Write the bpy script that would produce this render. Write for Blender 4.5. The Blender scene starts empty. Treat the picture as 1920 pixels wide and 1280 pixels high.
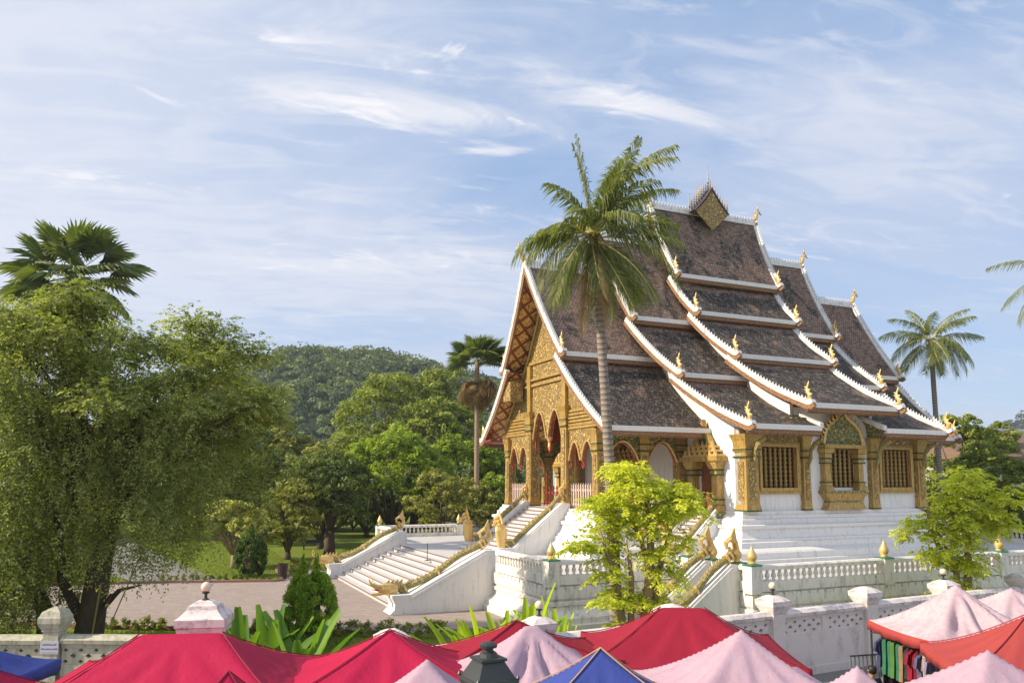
import bpy, math, random
import numpy as np
from mathutils import Vector, Matrix
R = math.radians
PI = math.pi
C = bpy.context.scene.collection
SC = bpy.context.scene

# ------------------------------------------------------------------ camera
CAM_H = 5.9
cd = bpy.data.cameras.new('camera')
cam = bpy.data.objects.new('camera', cd); C.objects.link(cam)
cam.location = (0, 0, CAM_H)
cam.rotation_euler = (R(90 + 5.6), 0, 0)
cd.sensor_width = 36.0
cd.lens = 1450 / 1920 * 36.0
cd.shift_y = 121 / 1920
cd.clip_start = 0.1; cd.clip_end = 8000
SC.camera = cam

# ------------------------------------------------------------------ sky, sun, exposure
SUN_EL = R(33); SUN_AZ = math.atan2(-0.975, -0.20)
W = bpy.data.worlds.new('World'); SC.world = W; W.use_nodes = True
nt = W.node_tree; nt.nodes.clear()
def wn(t, **k):
    n = nt.nodes.new(t)
    for a, b in k.items(): setattr(n, a, b)
    return n
wo = wn('ShaderNodeOutputWorld'); bg = wn('ShaderNodeBackground'); bg.inputs[1].default_value = 0.15
sky = wn('ShaderNodeTexSky', sky_type='NISHITA', sun_disc=False, sun_elevation=SUN_EL, sun_rotation=SUN_AZ,
         air_density=1.0, dust_density=1.2, ozone_density=1.6, altitude=300)
tc = wn('ShaderNodeTexCoord')
sep = wn('ShaderNodeSeparateXYZ'); nt.links.new(tc.outputs['Generated'], sep.inputs[0])
def wm(op, a, b=None, c=None, clamp=False):
    n = wn('ShaderNodeMath', operation=op, use_clamp=clamp)
    for i, q in enumerate((a, b, c)):
        if q is None: continue
        if isinstance(q, (int, float)): n.inputs[i].default_value = q
        else: nt.links.new(q, n.inputs[i])
    return n.outputs[0]
zz = wm('ADD', wm('MAXIMUM', sep.outputs[2], 0.0), 0.16)
cx = wm('DIVIDE', sep.outputs[0], zz); cy = wm('DIVIDE', sep.outputs[1], zz)
cmb = wn('ShaderNodeCombineXYZ'); nt.links.new(cx, cmb.inputs[0]); nt.links.new(cy, cmb.inputs[1])
def cloud(rot, sc, scale, detail, lo, hi, dist=0.0, off=0.0, bias=None):
    m1 = wn('ShaderNodeMapping'); m1.inputs['Rotation'].default_value = (0, 0, R(-rot)); nt.links.new(cmb.outputs[0], m1.inputs[0])
    mp = wn('ShaderNodeMapping'); mp.inputs['Scale'].default_value = sc; mp.inputs['Location'].default_value = (off, off * .7, off)
    nt.links.new(m1.outputs[0], mp.inputs[0])
    nz = wn('ShaderNodeTexNoise'); nz.inputs['Scale'].default_value = scale; nz.inputs['Detail'].default_value = detail
    nz.inputs['Roughness'].default_value = 0.60; nz.inputs['Distortion'].default_value = dist
    nt.links.new(mp.outputs[0], nz.inputs['Vector'])
    v = nz.outputs[0] if bias is None else wm('ADD', nz.outputs[0], bias)
    mr = wn('ShaderNodeMapRange', interpolation_type='SMOOTHSTEP'); mr.inputs[1].default_value = lo; mr.inputs[2].default_value = hi
    nt.links.new(v, mr.inputs[0])
    return mr.outputs[0]
def patch(x0, y0, wx, wy, slope, amp):      # a soft region of the sky where cloud gathers
    dx = wm('SUBTRACT', cx, x0); dy = wm('SUBTRACT', wm('SUBTRACT', cy, y0), wm('MULTIPLY', dx, slope))
    e = wm('ADD', wm('POWER', wm('DIVIDE', wm('ABSOLUTE', dx), wx), 2.0), wm('POWER', wm('DIVIDE', wm('ABSOLUTE', dy), wy), 2.0))
    return wm('MULTIPLY', wm('EXPONENT', wm('MULTIPLY', e, -1.0)), amp)
def total(l):
    o = l[0]
    for q_ in l[1:]: o = wm('ADD', o, q_)
    return o
b1 = total([patch(-.28, 1.46, .42, .07, .20, .26), patch(-.22, 1.30, .30, .06, .10, .22), patch(.32, 1.45, .26, .05, .06, .20), patch(-1.0, 1.66, .22, .05, .25, .28), patch(-.05, 1.62, .10, .04, .0, .15),
            patch(-.45, 2.15, .7, .16, .1, .16), patch(.1, 1.9, .4, .08, .15, .10), patch(.75, 2.0, .4, .12, .1, .10)])
b2 = total([patch(-1.2, 1.9, .7, .7, .0, .22), patch(.75, 1.55, .35, .28, .35, .20), patch(-.5, 1.2, .6, .2, .1, .12), patch(-.3, 2.3, .9, .35, .0, .18), patch(.15, 1.75, .3, .22, .0, -.16), patch(.7, 2.5, .5, .3, 0, -.12)])
veil = cloud(14, (0.8, 1.5, 1), 0.9, 7, 0.35, 0.74, 0.8, 3.1, b2)
wisp = cloud(12, (0.9, 3.0, 1), 2.0, 12, 0.58, 0.84, 1.3, 7.7, b1)
puff = cloud(16, (2.4, 4.2, 1), 2.6, 12, 0.66, 0.88, 1.0, 12.3, b1)
fine = cloud(10, (1.2, 3.2, 1), 3.2, 12, 0.50, 0.78, 1.2, 21.7, b2)
def wmix(a, b, f, col=None):
    n = wn('ShaderNodeMix', data_type='RGBA'); 
    nt.links.new(f, n.inputs[0])
    nt.links.new(a, n.inputs[6])
    if col is not None: n.inputs[7].default_value = col
    else: nt.links.new(b, n.inputs[7])
    return n.outputs[2]
base = wn('ShaderNodeMix', data_type='RGBA', blend_type='MIX'); base.inputs[0].default_value = 0.72
nt.links.new(sky.outputs[0], base.inputs[6]); base.inputs[7].default_value = (1.75, 2.50, 3.85, 1)
k1 = wmix(base.outputs[2], None, wm('MULTIPLY', veil, 0.85), (3.0, 3.35, 4.2, 1))
k2 = wmix(k1, None, wm('MULTIPLY', wisp, 0.85), (4.3, 4.35, 4.65, 1))
k3 = wmix(k2, None, wm('MULTIPLY', puff, 0.9), (5.0, 4.9, 5.0, 1))
# pale band low over the land
lowf = wm('SUBTRACT', 1.0, wm('DIVIDE', sep.outputs[2], 0.30), clamp=True)
k3 = wmix(k3, None, wm('MULTIPLY', fine, 0.42), (4.1, 4.2, 4.6, 1))
k4 = wmix(k3, None, wm('MULTIPLY', lowf, 0.35), (3.2, 3.65, 4.4, 1))
# brighter thin cloud towards the sun on the left, and the unseen sky behind the viewer, brightened as added fill light
def sstep(v, a, b):
    n = wn('ShaderNodeMapRange', interpolation_type='SMOOTHSTEP'); n.inputs[1].default_value = a; n.inputs[2].default_value = b
    nt.links.new(v, n.inputs[0]); return n.outputs[0]
k5 = wmix(k4, None, wm('MULTIPLY', sstep(sep.outputs[0], 0.05, -0.75), 0.50), (4.1, 4.25, 4.7, 1))
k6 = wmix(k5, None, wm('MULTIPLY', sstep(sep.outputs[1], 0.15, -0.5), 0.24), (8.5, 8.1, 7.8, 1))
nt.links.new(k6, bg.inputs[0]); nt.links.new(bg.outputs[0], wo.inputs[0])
sl = bpy.data.lights.new('sun', 'SUN'); sl.energy = 5.0; sl.angle = R(0.5); sl.color = (1.0, 0.86, 0.66)
so = bpy.data.objects.new('sun', sl); C.objects.link(so)
sd = Vector((math.cos(SUN_EL) * math.sin(SUN_AZ), math.cos(SUN_EL) * math.cos(SUN_AZ), math.sin(SUN_EL)))
so.rotation_euler = sd.to_track_quat('Z', 'Y').to_euler(); so.location = (-40, -10, 40)
SC.view_settings.view_transform = 'Standard'; SC.view_settings.look = 'None'
SC.view_settings.exposure = 0.45; SC.view_settings.gamma = 1.0
SC.cycles.max_bounces = 5; SC.cycles.diffuse_bounces = 3; SC.cycles.glossy_bounces = 2
SC.cycles.transmission_bounces = 3; SC.cycles.transparent_max_bounces = 4

# ------------------------------------------------------------------ helpers
TH = R(24.1)
UX, UY = math.cos(TH), math.sin(TH)
TX, TY = UX * 33.3 - UY * 42, UY * 33.3 + UX * 42
def LW(x, y, z=0.0):                       # temple-local to world
    return Vector((TX + UX * x - UY * y, TY + UY * x + UX * y, z))
def at(px, D, z=0.0):                      # world point at photo column px and distance D
    return Vector(((px - 960) / 1450 * D, D, z))

class MB:
    def __init__(s): s.v = []; s.f = []; s.mi = []; s.m = 0; s.uv = {}
    def add(s, vs, fs):
        o = len(s.v); s.v.extend([tuple(p) for p in vs])
        for f in fs: s.f.append(tuple(o + i for i in f)); s.mi.append(s.m)
    def box(s, x0, x1, y0, y1, z0, z1):
        s.add([(x0,y0,z0),(x1,y0,z0),(x1,y1,z0),(x0,y1,z0),(x0,y0,z1),(x1,y0,z1),(x1,y1,z1),(x0,y1,z1)],
              [(0,3,2,1),(4,5,6,7),(0,1,5,4),(1,2,6,5),(2,3,7,6),(3,0,4,7)])
    def rings(s, rs, close=True, cap=True):   # list of equal-length rings
        n = len(rs[0]); vs = [p for r in rs for p in r]; fs = []
        for i in range(len(rs) - 1):
            for j in range(n if close else n - 1):
                k = (j + 1) % n
                fs.append((i*n+j, i*n+k, (i+1)*n+k, (i+1)*n+j))
        if cap and close:
            fs.append(tuple(range(n - 1, -1, -1))); fs.append(tuple((len(rs)-1)*n + j for j in range(n)))
        s.add(vs, fs)
    def tube(s, pts, rad, n=6, cap=True, flat=(1, 1)):
        pts = [Vector(p) for p in pts]; rs = []
        up = Vector((0, 0, 1)) if abs((pts[-1] - pts[0]).normalized().z) < 0.9 else Vector((0, 1, 0))
        for i, p in enumerate(pts):
            d = (pts[min(i+1, len(pts)-1)] - pts[max(i-1, 0)]).normalized()
            a = d.cross(up)
            a = a.normalized() if a.length > 1e-4 else Vector((1, 0, 0))
            b = a.cross(d).normalized()
            r = rad[i] if hasattr(rad, '__len__') else rad
            rs.append([p + a * (r * flat[0] * math.cos(2*PI*j/n)) + b * (r * flat[1] * math.sin(2*PI*j/n)) for j in range(n)])
        s.rings(rs, True, cap)
    def lathe(s, prof, c=(0, 0, 0), n=10):
        s.rings([[(c[0] + r*math.cos(2*PI*j/n), c[1] + r*math.sin(2*PI*j/n), c[2] + z) for j in range(n)] for r, z in prof])
    def stack(s, cx, cy, prof, kx=1.0, ky=1.0):   # prof (z, half)
        s.rings([[(cx-h*kx, cy-h*ky, z), (cx+h*kx, cy-h*ky, z), (cx+h*kx, cy+h*ky, z), (cx-h*kx, cy+h*ky, z)] for z, h in prof])
    def prism(s, poly, axis, a, b):               # poly in the other two axes
        def P(p, c): return (c, p[0], p[1]) if axis == 'x' else ((p[0], c, p[1]) if axis == 'y' else (p[0], p[1], c))
        s.rings([[P(p, a) for p in poly], [P(p, b) for p in poly]])
    def strips(s, axis, ys, bot, top, c0, c1):
        def P(h, z, c): return (c, h, z) if axis == 'x' else (h, c, z)
        for a, b in zip(ys[:-1], ys[1:]):
            e = min(1e-4, (b - a) * .01)
            b0, b1, t0, t1 = bot(a + e), bot(b - e), top(a + e), top(b - e)
            if t0 - b0 < 1e-3 and t1 - b1 < 1e-3: continue
            s.add([P(a,b0,c0),P(b,b1,c0),P(b,t1,c0),P(a,t0,c0),P(a,b0,c1),P(b,b1,c1),P(b,t1,c1),P(a,t0,c1)],
                  [(0,1,2,3),(4,7,6,5),(0,4,5,1),(3,2,6,7)])
            if abs(bot(a - 1e-3) - b0) > .05: s.add([P(a,b0,c0),P(a,b0,c1),P(a,bot(a-1e-3),c1),P(a,bot(a-1e-3),c0)], [(0,1,2,3)])
        for q in (ys[0], ys[-1]):
            e = 1e-3 if q == ys[0] else -1e-3
            s.add([P(q,bot(q+e),c0),P(q,bot(q+e),c1),P(q,top(q+e),c1),P(q,top(q+e),c0)], [(0,1,2,3)])
    def build(s, name, mats, parent=None, smooth=False, uvf=None):
        me = bpy.data.meshes.new(name); me.from_pydata(s.v, [], s.f)
        if not isinstance(mats, (list, tuple)): mats = [mats]
        for m in mats: me.materials.append(m)
        if len(mats) > 1: me.polygons.foreach_set('material_index', s.mi)
        if smooth: me.polygons.foreach_set('use_smooth', [True] * len(s.f))
        me.update()
        return link(name, me, parent)
def link(name, me, parent=None, M=None):
    o = bpy.data.objects.new(name, me); C.objects.link(o)
    if parent is not None: o.parent = parent
    if M is not None: o.matrix_local = M
    return o
def tag(o, label, cat, group=None, kind=None):
    o['label'] = label; o['category'] = cat
    if group: o['group'] = group
    if kind: o['kind'] = kind
    return o
def struct(o, kind='structure', label=None):
    o['kind'] = kind
    if label: o['label'] = label
    return o
def empty(name, loc=(0, 0, 0), rz=0.0):
    o = bpy.data.objects.new(name, None); C.objects.link(o)
    o.location = loc; o.rotation_euler = (0, 0, rz); o.empty_display_size = .3
    return o
def copy_tree(o, parent=None, loc=None, rz=None):
    c = o.copy(); C.objects.link(c)
    if parent is not None: c.parent = parent
    if loc is not None: c.location = loc
    if rz is not None: c.rotation_euler = (0, 0, rz)
    for ch in [q for q in bpy.data.objects if q.parent == o]: copy_tree(ch, c)
    return c
def npmesh(name, verts, quads, mats, attr=None, smooth=False):
    me = bpy.data.meshes.new(name); n = len(quads); k = quads.shape[1]
    me.vertices.add(len(verts)); me.vertices.foreach_set('co', np.asarray(verts, np.float32).ravel())
    me.loops.add(n * k); me.loops.foreach_set('vertex_index', np.asarray(quads, np.int32).ravel())
    me.polygons.add(n); me.polygons.foreach_set('loop_start', np.arange(n, dtype=np.int32) * k)
    if smooth: me.polygons.foreach_set('use_smooth', np.ones(n, bool))
    me.materials.append(mats)
    me.update(calc_edges=True)
    if attr is not None:
        a = me.attributes.new('tint', 'FLOAT', 'FACE'); a.data.foreach_set('value', np.asarray(attr, np.float32))
    return me
def ogive(c, hw, zs, za, p=1.7):
    return lambda y: zs + (za - zs) * (1 - abs((y - c) / hw) ** p)
def interp(tab):
    xs = [a for a, _ in tab]; zs = [b for _, b in tab]
    return lambda y: float(np.interp(abs(y), xs, zs))

# ------------------------------------------------------------------ materials
def mat(name):
    m = bpy.data.materials.new(name); m.use_nodes = True; t = m.node_tree
    b = t.nodes['Principled BSDF']
    return m, t, b
class NT:
    def __init__(s, name):
        s.m, s.t, s.b = mat(name)
    def n(s, typ, **k):
        q = s.t.nodes.new(typ)
        for a, b in k.items(): setattr(q, a, b)
        return q
    def l(s, a, b): s.t.links.new(a, b)
    def coord(s, kind='Object', scale=(1, 1, 1), rot=(0, 0, 0)):
        tc = s.n('ShaderNodeTexCoord'); mp = s.n('ShaderNodeMapping')
        mp.inputs['Scale'].default_value = scale; mp.inputs['Rotation'].default_value = rot
        s.l(tc.outputs[kind], mp.inputs[0]); return mp.outputs[0]
    def noise(s, vec, scale, detail=4, rough=.55, dist=0):
        q = s.n('ShaderNodeTexNoise'); q.inputs['Scale'].default_value = scale; q.inputs['Detail'].default_value = detail
        q.inputs['Roughness'].default_value = rough; q.inputs['Distortion'].default_value = dist
        s.l(vec, q.inputs['Vector']); return q.outputs[0]
    def ramp(s, fac, stops):
        q = s.n('ShaderNodeValToRGB'); e = q.color_ramp.elements
        while len(e) < len(stops): e.new(.5)
        for i, (p, c) in enumerate(stops):
            e[i].position = p; e[i].color = tuple(c) + (1,) if len(c) == 3 else c
        s.l(fac, q.inputs[0]); return q.outputs[0]
    def mr(s, fac, a, b, c=0.0, d=1.0):
        q = s.n('ShaderNodeMapRange'); q.inputs[1].default_value = a; q.inputs[2].default_value = b
        q.inputs[3].default_value = c; q.inputs[4].default_value = d
        s.l(fac, q.inputs[0]); return q.outputs[0]
    def math(s, op, a, b=None):
        q = s.n('ShaderNodeMath', operation=op)
        for i, v in enumerate((a, b)):
            if v is None: continue
            if isinstance(v, (int, float)): q.inputs[i].default_value = v
            else: s.l(v, q.inputs[i])
        return q.outputs[0]
    def mix(s, a, b, f, bt='MIX'):
        q = s.n('ShaderNodeMix', data_type='RGBA', blend_type=bt)
        for i, v in ((0, f), (6, a), (7, b)):
            if isinstance(v, (int, float)): q.inputs[i].default_value = v
            elif isinstance(v, tuple): q.inputs[i].default_value = v + (1,) if len(v) == 3 else v
            else: s.l(v, q.inputs[i])
        return q.outputs[2]
    def bump(s, h, strength=.3, dist=.02):
        q = s.n('ShaderNodeBump'); q.inputs['Strength'].default_value = strength; q.inputs['Distance'].default_value = dist
        s.l(h, q.inputs['Height']); s.l(q.outputs[0], s.b.inputs['Normal'])
    def col(s, c):
        if isinstance(c, tuple): s.b.inputs['Base Color'].default_value = c + (1,)
        else: s.l(c, s.b.inputs['Base Color'])
    def rough(s, r, spec=None, metal=None):
        s.b.inputs['Roughness'].default_value = r
        if spec is not None: s.b.inputs['Specular IOR Level'].default_value = spec
        if metal is not None: s.b.inputs['Metallic'].default_value = metal

def plain(name, c, r=.7, spec=.3, metal=0.0, var=.15, sc=3.0):
    q = NT(name); v = q.noise(q.coord(), sc, 5)
    q.col(q.mix(tuple(x*(1-var) for x in c), tuple(min(1, x*(1+var)) for x in c), v)); q.rough(r, spec, metal); return q.m
def plaster(name, c, dirt, dark=(.10, .09, .075), stain=.5, st=(2.6, 2.6, .35)):
    q = NT(name); v = q.coord()
    n1 = q.noise(v, 1.3, 6, .6); n2 = q.noise(q.coord(scale=st), 2.2, 7, .62, .4); n3 = q.noise(v, 14, 6, .7)
    base = q.mix(tuple(x * .94 for x in c), c, n1)
    m = q.math('MULTIPLY', q.mr(n2, stain, stain + .22), q.mr(n3, .32, .66))
    q.col(q.mix(base, dark, q.math('MULTIPLY', m, dirt))); q.rough(.75, .2)
    q.bump(n3, .15, .01); return q.m
M_WHITE = plaster('white_plaster', (.74, .73, .715), .6, stain=.52)
M_AGED = plaster('aged_plaster', (.82, .775, .70), .95, (.085, .078, .065), stain=.49, st=(1.7, 1.7, .5))
M_FENCE = plaster('weathered_plaster', (.72, .65, .62), .65, stain=.50, st=(1.1, 1.1, .6))
M_MOSSY = plaster('mossy_plaster', (.50, .48, .37), .75, (.07, .075, .03), stain=.42)
M_CAP = plaster('stained_cap', (.74, .67, .65), .95, (.05, .045, .04), stain=.46, st=(1.6, 1.6, 2.2))
def gold(name, c=(.72, .49, .14), gap=(.05, .028, .012), scale=7.0, depth=.5, gapw=.22, metal=.15, fine=(.34, .56)):
    q = NT(name); v = q.coord()
    dn = q.n('ShaderNodeTexNoise'); dn.inputs['Scale'].default_value = scale * .6; q.l(v, dn.inputs['Vector'])
    va = q.n('ShaderNodeMix', data_type='RGBA', blend_type='ADD'); va.inputs[0].default_value = 1.6 / scale; q.l(v, va.inputs[6]); q.l(dn.outputs[1], va.inputs[7])
    vo = q.n('ShaderNodeTexVoronoi', feature='DISTANCE_TO_EDGE'); vo.inputs['Scale'].default_value = scale; q.l(va.outputs[2], vo.inputs['Vector'])
    nz = q.noise(v, scale * 1.7, 5, .65, 1.2); big = q.noise(v, .8, 3)
    h = q.math('MULTIPLY', q.mr(vo.outputs[0], .0, gapw), q.mr(nz, *fine))
    g2 = q.mix(c, tuple(x * .62 for x in c), big)
    q.col(q.mix(gap, g2, h)); q.rough(.42, .5); q.l(q.math('MULTIPLY', h, metal), q.b.inputs['Metallic'])
    q.bump(h, depth, .05); return q.m
q = NT('gold_leaf'); v = q.coord()
n1 = q.noise(v, 2.2, 6, .65); n2 = q.noise(q.coord(scale=(1, 1, .12)), 16, 4, .6); n3 = q.noise(v, 13, 6, .7, .8)
f = q.math('MULTIPLY', q.mr(n2, .36, .54), q.mr(n3, .30, .55))
q.col(q.mix(q.mix((.20, .11, .03), (.30, .19, .05), n1), q.mix((.60, .40, .115), (.46, .295, .08), n1), f)); q.rough(.38, .5, .2); q.bump(q.math('ADD', n2, q.math('MULTIPLY', n3, .7)), .55, .03); M_GOLD = q.m
M_CARVE = gold('carved_gold', (.78, .55, .19), (.17, .10, .028), 3.6, 1.0, .14)
M_CARVEG = gold('carved_gold_on_green', (.76, .56, .20), (.02, .10, .045), 3.6, 1.0, .18)
M_GFIN = plain('gilded_finial', (.70, .48, .17), .34, .5, .35, .2, 9)
M_FRINGE = gold('fringe_gold', (.55, .31, .13), (.16, .065, .03), 9, .5, .2, .1)
M_NAGA = gold('naga_scales', (.74, .58, .22), (.24, .22, .07), 6, .8, .14, .2)
M_RED = plain('dark_red_lacquer', (.26, .035, .022), .5, .4, var=.25)
M_DOOR = gold('door_lacquer', (.40, .16, .04), (.16, .035, .015), 8, .5, .3, .3)
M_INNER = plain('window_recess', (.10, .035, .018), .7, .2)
M_GREEN = plain('green_trim', (.02, .16, .09), .5, .4, var=.2)
M_GLINE = plain('dark_green_line', (.018, .07, .03), .5, .4, var=.2)
# brick-red stencilled soffit
q = NT('stencilled_soffit'); tc = q.n('ShaderNodeTexCoord'); su = q.n('ShaderNodeSeparateXYZ'); q.l(tc.outputs['UV'], su.inputs[0])
def lat(s_):
    p = q.math('MULTIPLY', q.math('ADD', su.outputs[0], q.math('MULTIPLY', su.outputs[1], s_)), .95)
    return q.mr(q.math('ABSOLUTE', q.math('SUBTRACT', q.math('FRACT', p), .5)), .36, .40, 1.0, 0.0)
nz = q.noise(tc.outputs['UV'], 5.5, 5, .6, 1.2)
f = q.math('MULTIPLY', q.math('MULTIPLY', lat(1.0), lat(-1.0)), q.mr(nz, .40, .50))
q.col(q.mix((.22, .055, .018), (.80, .50, .14), f)); q.rough(.45, .4); q.bump(f, .5, .03); M_SOFFIT = q.m
# roof tiles: UV u = metres along the eave, v = metres down the slope
def tiles(name, moss, clean=(.265, .18, .138), band=0.9):
    q = NT(name); tc = q.n('ShaderNodeTexCoord')
    br = q.n('ShaderNodeTexBrick'); br.offset = .5
    for k, v in (('Scale', 1.0), ('Mortar Size', .018), ('Brick Width', .20), ('Row Height', .155), ('Bias', 0.0), ('Mortar Smooth', .3)): br.inputs[k].default_value = v
    br.inputs['Color1'].default_value = (.62, .62, .62, 1); br.inputs['Color2'].default_value = (1.35, 1.35, 1.35, 1); br.inputs['Mortar'].default_value = (.25, .25, .25, 1)
    q.l(tc.outputs['UV'], br.inputs['Vector'])
    mp = q.n('ShaderNodeMapping'); mp.inputs['Scale'].default_value = (1.0, .5, 1); mp.inputs['Rotation'].default_value = (0, 0, R(18)); q.l(tc.outputs['UV'], mp.inputs[0])
    oi = q.n('ShaderNodeObjectInfo'); ad = q.n('ShaderNodeVectorMath', operation='ADD'); q.l(mp.outputs[0], ad.inputs[0])
    ml = q.math('MULTIPLY', oi.outputs['Random'], 37.0); q.l(ml, ad.inputs[1])
    n1 = q.noise(ad.outputs[0], .75, 6, .60, .8); n2 = q.noise(ad.outputs[0], 4.5, 6, .7); mp3 = q.n('ShaderNodeMapping'); mp3.inputs['Scale'].default_value = (2.0, 6.5, 1); q.l(tc.outputs['UV'], mp3.inputs[0]); n3 = q.noise(mp3.outputs[0], 1.6, 5, .65)
    su = q.n('ShaderNodeSeparateXYZ'); q.l(tc.outputs['UV'], su.inputs[0])
    bandf = q.mr(q.math('ADD', su.outputs[1], q.math('MULTIPLY', q.math('SUBTRACT', n1, .5), 1.6)), band, band + .35)
    mf = q.math('MULTIPLY', q.mr(q.math('ADD', n1, q.math('MULTIPLY', n2, .35)), .73 - moss * .22, .82 - moss * .22), bandf)
    c0 = q.mix(clean, (.20, .125, .088), n2)
    c1 = q.mix((.026, .023, .021), (.080, .068, .058), n2)
    lich = q.mr(q.math('MULTIPLY', n3, n2), .255, .345)
    c2 = q.mix(q.mix(c0, c1, mf), (.34, .29, .25), q.math('MULTIPLY', lich, .7))
    q.col(q.mix(c2, br.outputs[0], 1.0, 'MULTIPLY')); q.rough(.8, .25)
    hh = q.math('ADD', q.math('MULTIPLY', br.outputs['Fac'], -1.0), q.math('MULTIPLY', n3, .5))
    q.bump(hh, .6, .03); return q.m
M_TILE_HI = tiles('clay_tiles', .12, band=.1)
M_TILE = tiles('mossy_clay_tiles', .95)
# cloths
def cloth(name, c, streak=None, amount=0.0):
    q = NT(name); v = q.coord()
    n1 = q.noise(v, 1.2, 5, .6); n2 = q.noise(q.coord(scale=(1, 1, .5)), 4, 6, .65, 1.5)
    dirt = q.noise(v, 2.3, 7, .7, .6)
    base = q.mix(tuple(x * .82 for x in c), tuple(min(1, x * 1.08) for x in c), n1)
    if streak: base = q.mix(base, streak, q.math('MULTIPLY', q.mr(n2, .45, .70), amount))
    base = q.mix(base, tuple(x * .55 + .02 for x in c), q.math('MULTIPLY', q.mr(dirt, .56, .74), .45))
    q.col(base); q.rough(.62, .3)
    q.bump(q.math('ADD', n2, q.math('MULTIPLY', q.noise(v, 11, 3), .3)), .25, .06)
    tr = q.n('ShaderNodeBsdfTranslucent'); q.l(base, tr.inputs[0])
    ms = q.n('ShaderNodeMixShader'); ms.inputs[0].default_value = .22
    q.l(q.b.outputs[0], ms.inputs[1]); q.l(tr.outputs[0], ms.inputs[2]); q.l(ms.outputs[0], q.t.nodes['Material Output'].inputs[0])
    return q.m
# leaves
def leaf(name, dark, light, trans=.3, yellow=None, rough=.55):
    q = NT(name); a = q.n('ShaderNodeAttribute'); a.attribute_name = 'tint'
    c = q.mix(dark, light, a.outputs['Fac'])
    if yellow: c = q.mix(c, yellow, q.mr(a.outputs['Fac'], .9, .97))
    q.col(c); q.rough(rough, .25)
    tr = q.n('ShaderNodeBsdfTranslucent'); q.l(q.mix(c, (1.6, 1.7, .5), 1.0, 'MULTIPLY'), tr.inputs[0])
    ms = q.n('ShaderNodeMixShader'); ms.inputs[0].default_value = trans
    q.l(q.b.outputs[0], ms.inputs[1]); q.l(tr.outputs[0], ms.inputs[2]); q.l(ms.outputs[0], q.t.nodes['Material Output'].inputs[0])
    return q.m
def bark(name, c, sc=6):
    q = NT(name); n = q.noise(q.coord(scale=(1, 1, .4)), sc, 6, .65)
    q.col(q.mix(tuple(x*.5 for x in c), tuple(x*1.35 for x in c), n)); q.rough(.9, .1); q.bump(n, .5, .03); return q.m
M_BARK = bark('tree_bark', (.11, .085, .065)); M_BARKP = bark('pale_bark', (.30, .22, .15)); M_BARKG = None
q = NT('ringed_palm_bark'); v = q.coord(); wv = q.n('ShaderNodeTexWave', bands_direction='Z'); wv.inputs['Scale'].default_value = 1.6; wv.inputs['Distortion'].default_value = 2.5; wv.inputs['Detail'].default_value = 3; q.l(v, wv.inputs['Vector'])
n = q.noise(v, 7, 6, .65); q.col(q.mix(q.mix((.17, .14, .115), (.40, .345, .30), n), (.13, .105, .085), q.math('MULTIPLY', q.mr(wv.outputs['Fac'], .62, .95), .8))); q.rough(.9, .1); q.bump(q.math('ADD', wv.outputs['Fac'], n), .6, .03); M_BARKG = q.m
L_BIG = leaf('leaf_weeping', (.060, .085, .020), (.47, .51, .17), .42, (.70, .67, .34))
L_YEL = leaf('leaf_yellow_green', (.34, .38, .025), (.70, .71, .11), .48, (.74, .70, .16))
L_MID = leaf('leaf_mid', (.075, .110, .020), (.38, .42, .085), .36)
L_DARK = leaf('leaf_dark', (.040, .068, .018), (.21, .26, .060), .30)
L_OLIVE = leaf('leaf_olive', (.095, .115, .026), (.43, .43, .11), .36)
L_BRIGHT = leaf('leaf_bright', (.10, .17, .018), (.43, .51, .065), .40)
L_HILL = leaf('leaf_hill', (.022, .052, .026), (.20, .25, .080), .25)
L_HILLFAR = leaf('leaf_far_hill', (0.030, 0.045, 0.028), (0.060, 0.085, 0.045), .1)
L_PALM = leaf('leaf_palm', (.060, .090, .026), (.30, .32, .12), .36, (.60, .50, .24))
L_FAN = leaf('leaf_fan', (.050, .085, .026), (.25, .29, .095), .32)
L_DRY = leaf('leaf_dry', (.16, .105, .045), (.34, .24, .11), .25)
L_THUJA = leaf('leaf_thuja', (.10, .19, .014), (.40, .55, .04), .38)
L_STRAP = leaf('leaf_strap', (0.080, 0.176, 0.029), (0.192, 0.320, 0.048), .3)
L_STRAPY = leaf('leaf_strap_lit', (0.224, 0.352, 0.016), (0.544, 0.640, 0.048), .45)
L_THUJAD = leaf('leaf_dark_conifer', (.030, .065, .010), (.12, .19, .025), .25)

# ================================================================== TEMPLE
temple = empty('temple', (TX, TY, 0), TH)
tag(temple, 'white and gold temple with tiered curving tile roofs on a stepped white base', 'temple')
ZF = 4.4
def off_poly(poly, d):
    n = len(poly); out = []
    for i in range(n):
        p, a, b = Vector(poly[i]), Vector(poly[i-1]), Vector(poly[(i+1) % n])
        e1 = (p - a).normalized(); e2 = (b - p).normalized()
        n1 = Vector((e1.y, -e1.x)); n2 = Vector((e2.y, -e2.x))
        out.append((p.x + d * (n1.x + n2.x), p.y + d * (n1.y + n2.y)))
    return out
def sweep_base(poly, prof):                 # prof: list of (outward, z) from bottom to top; closed solid
    mb = MB(); mb.rings([[(x, y, z) for x, y in off_poly(poly, d)] for d, z in prof]); return mb
foot = [(-12.3,-6.3),(-6.4,-6.3),(-6.4,-10.6),(6.9,-10.6),(6.9,-6.3),(12.3,-6.3),(12.3,6.3),(6.9,6.3),(6.9,10.6),(-6.4,10.6),(-6.4,6.3),(-12.3,6.3)]
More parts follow.
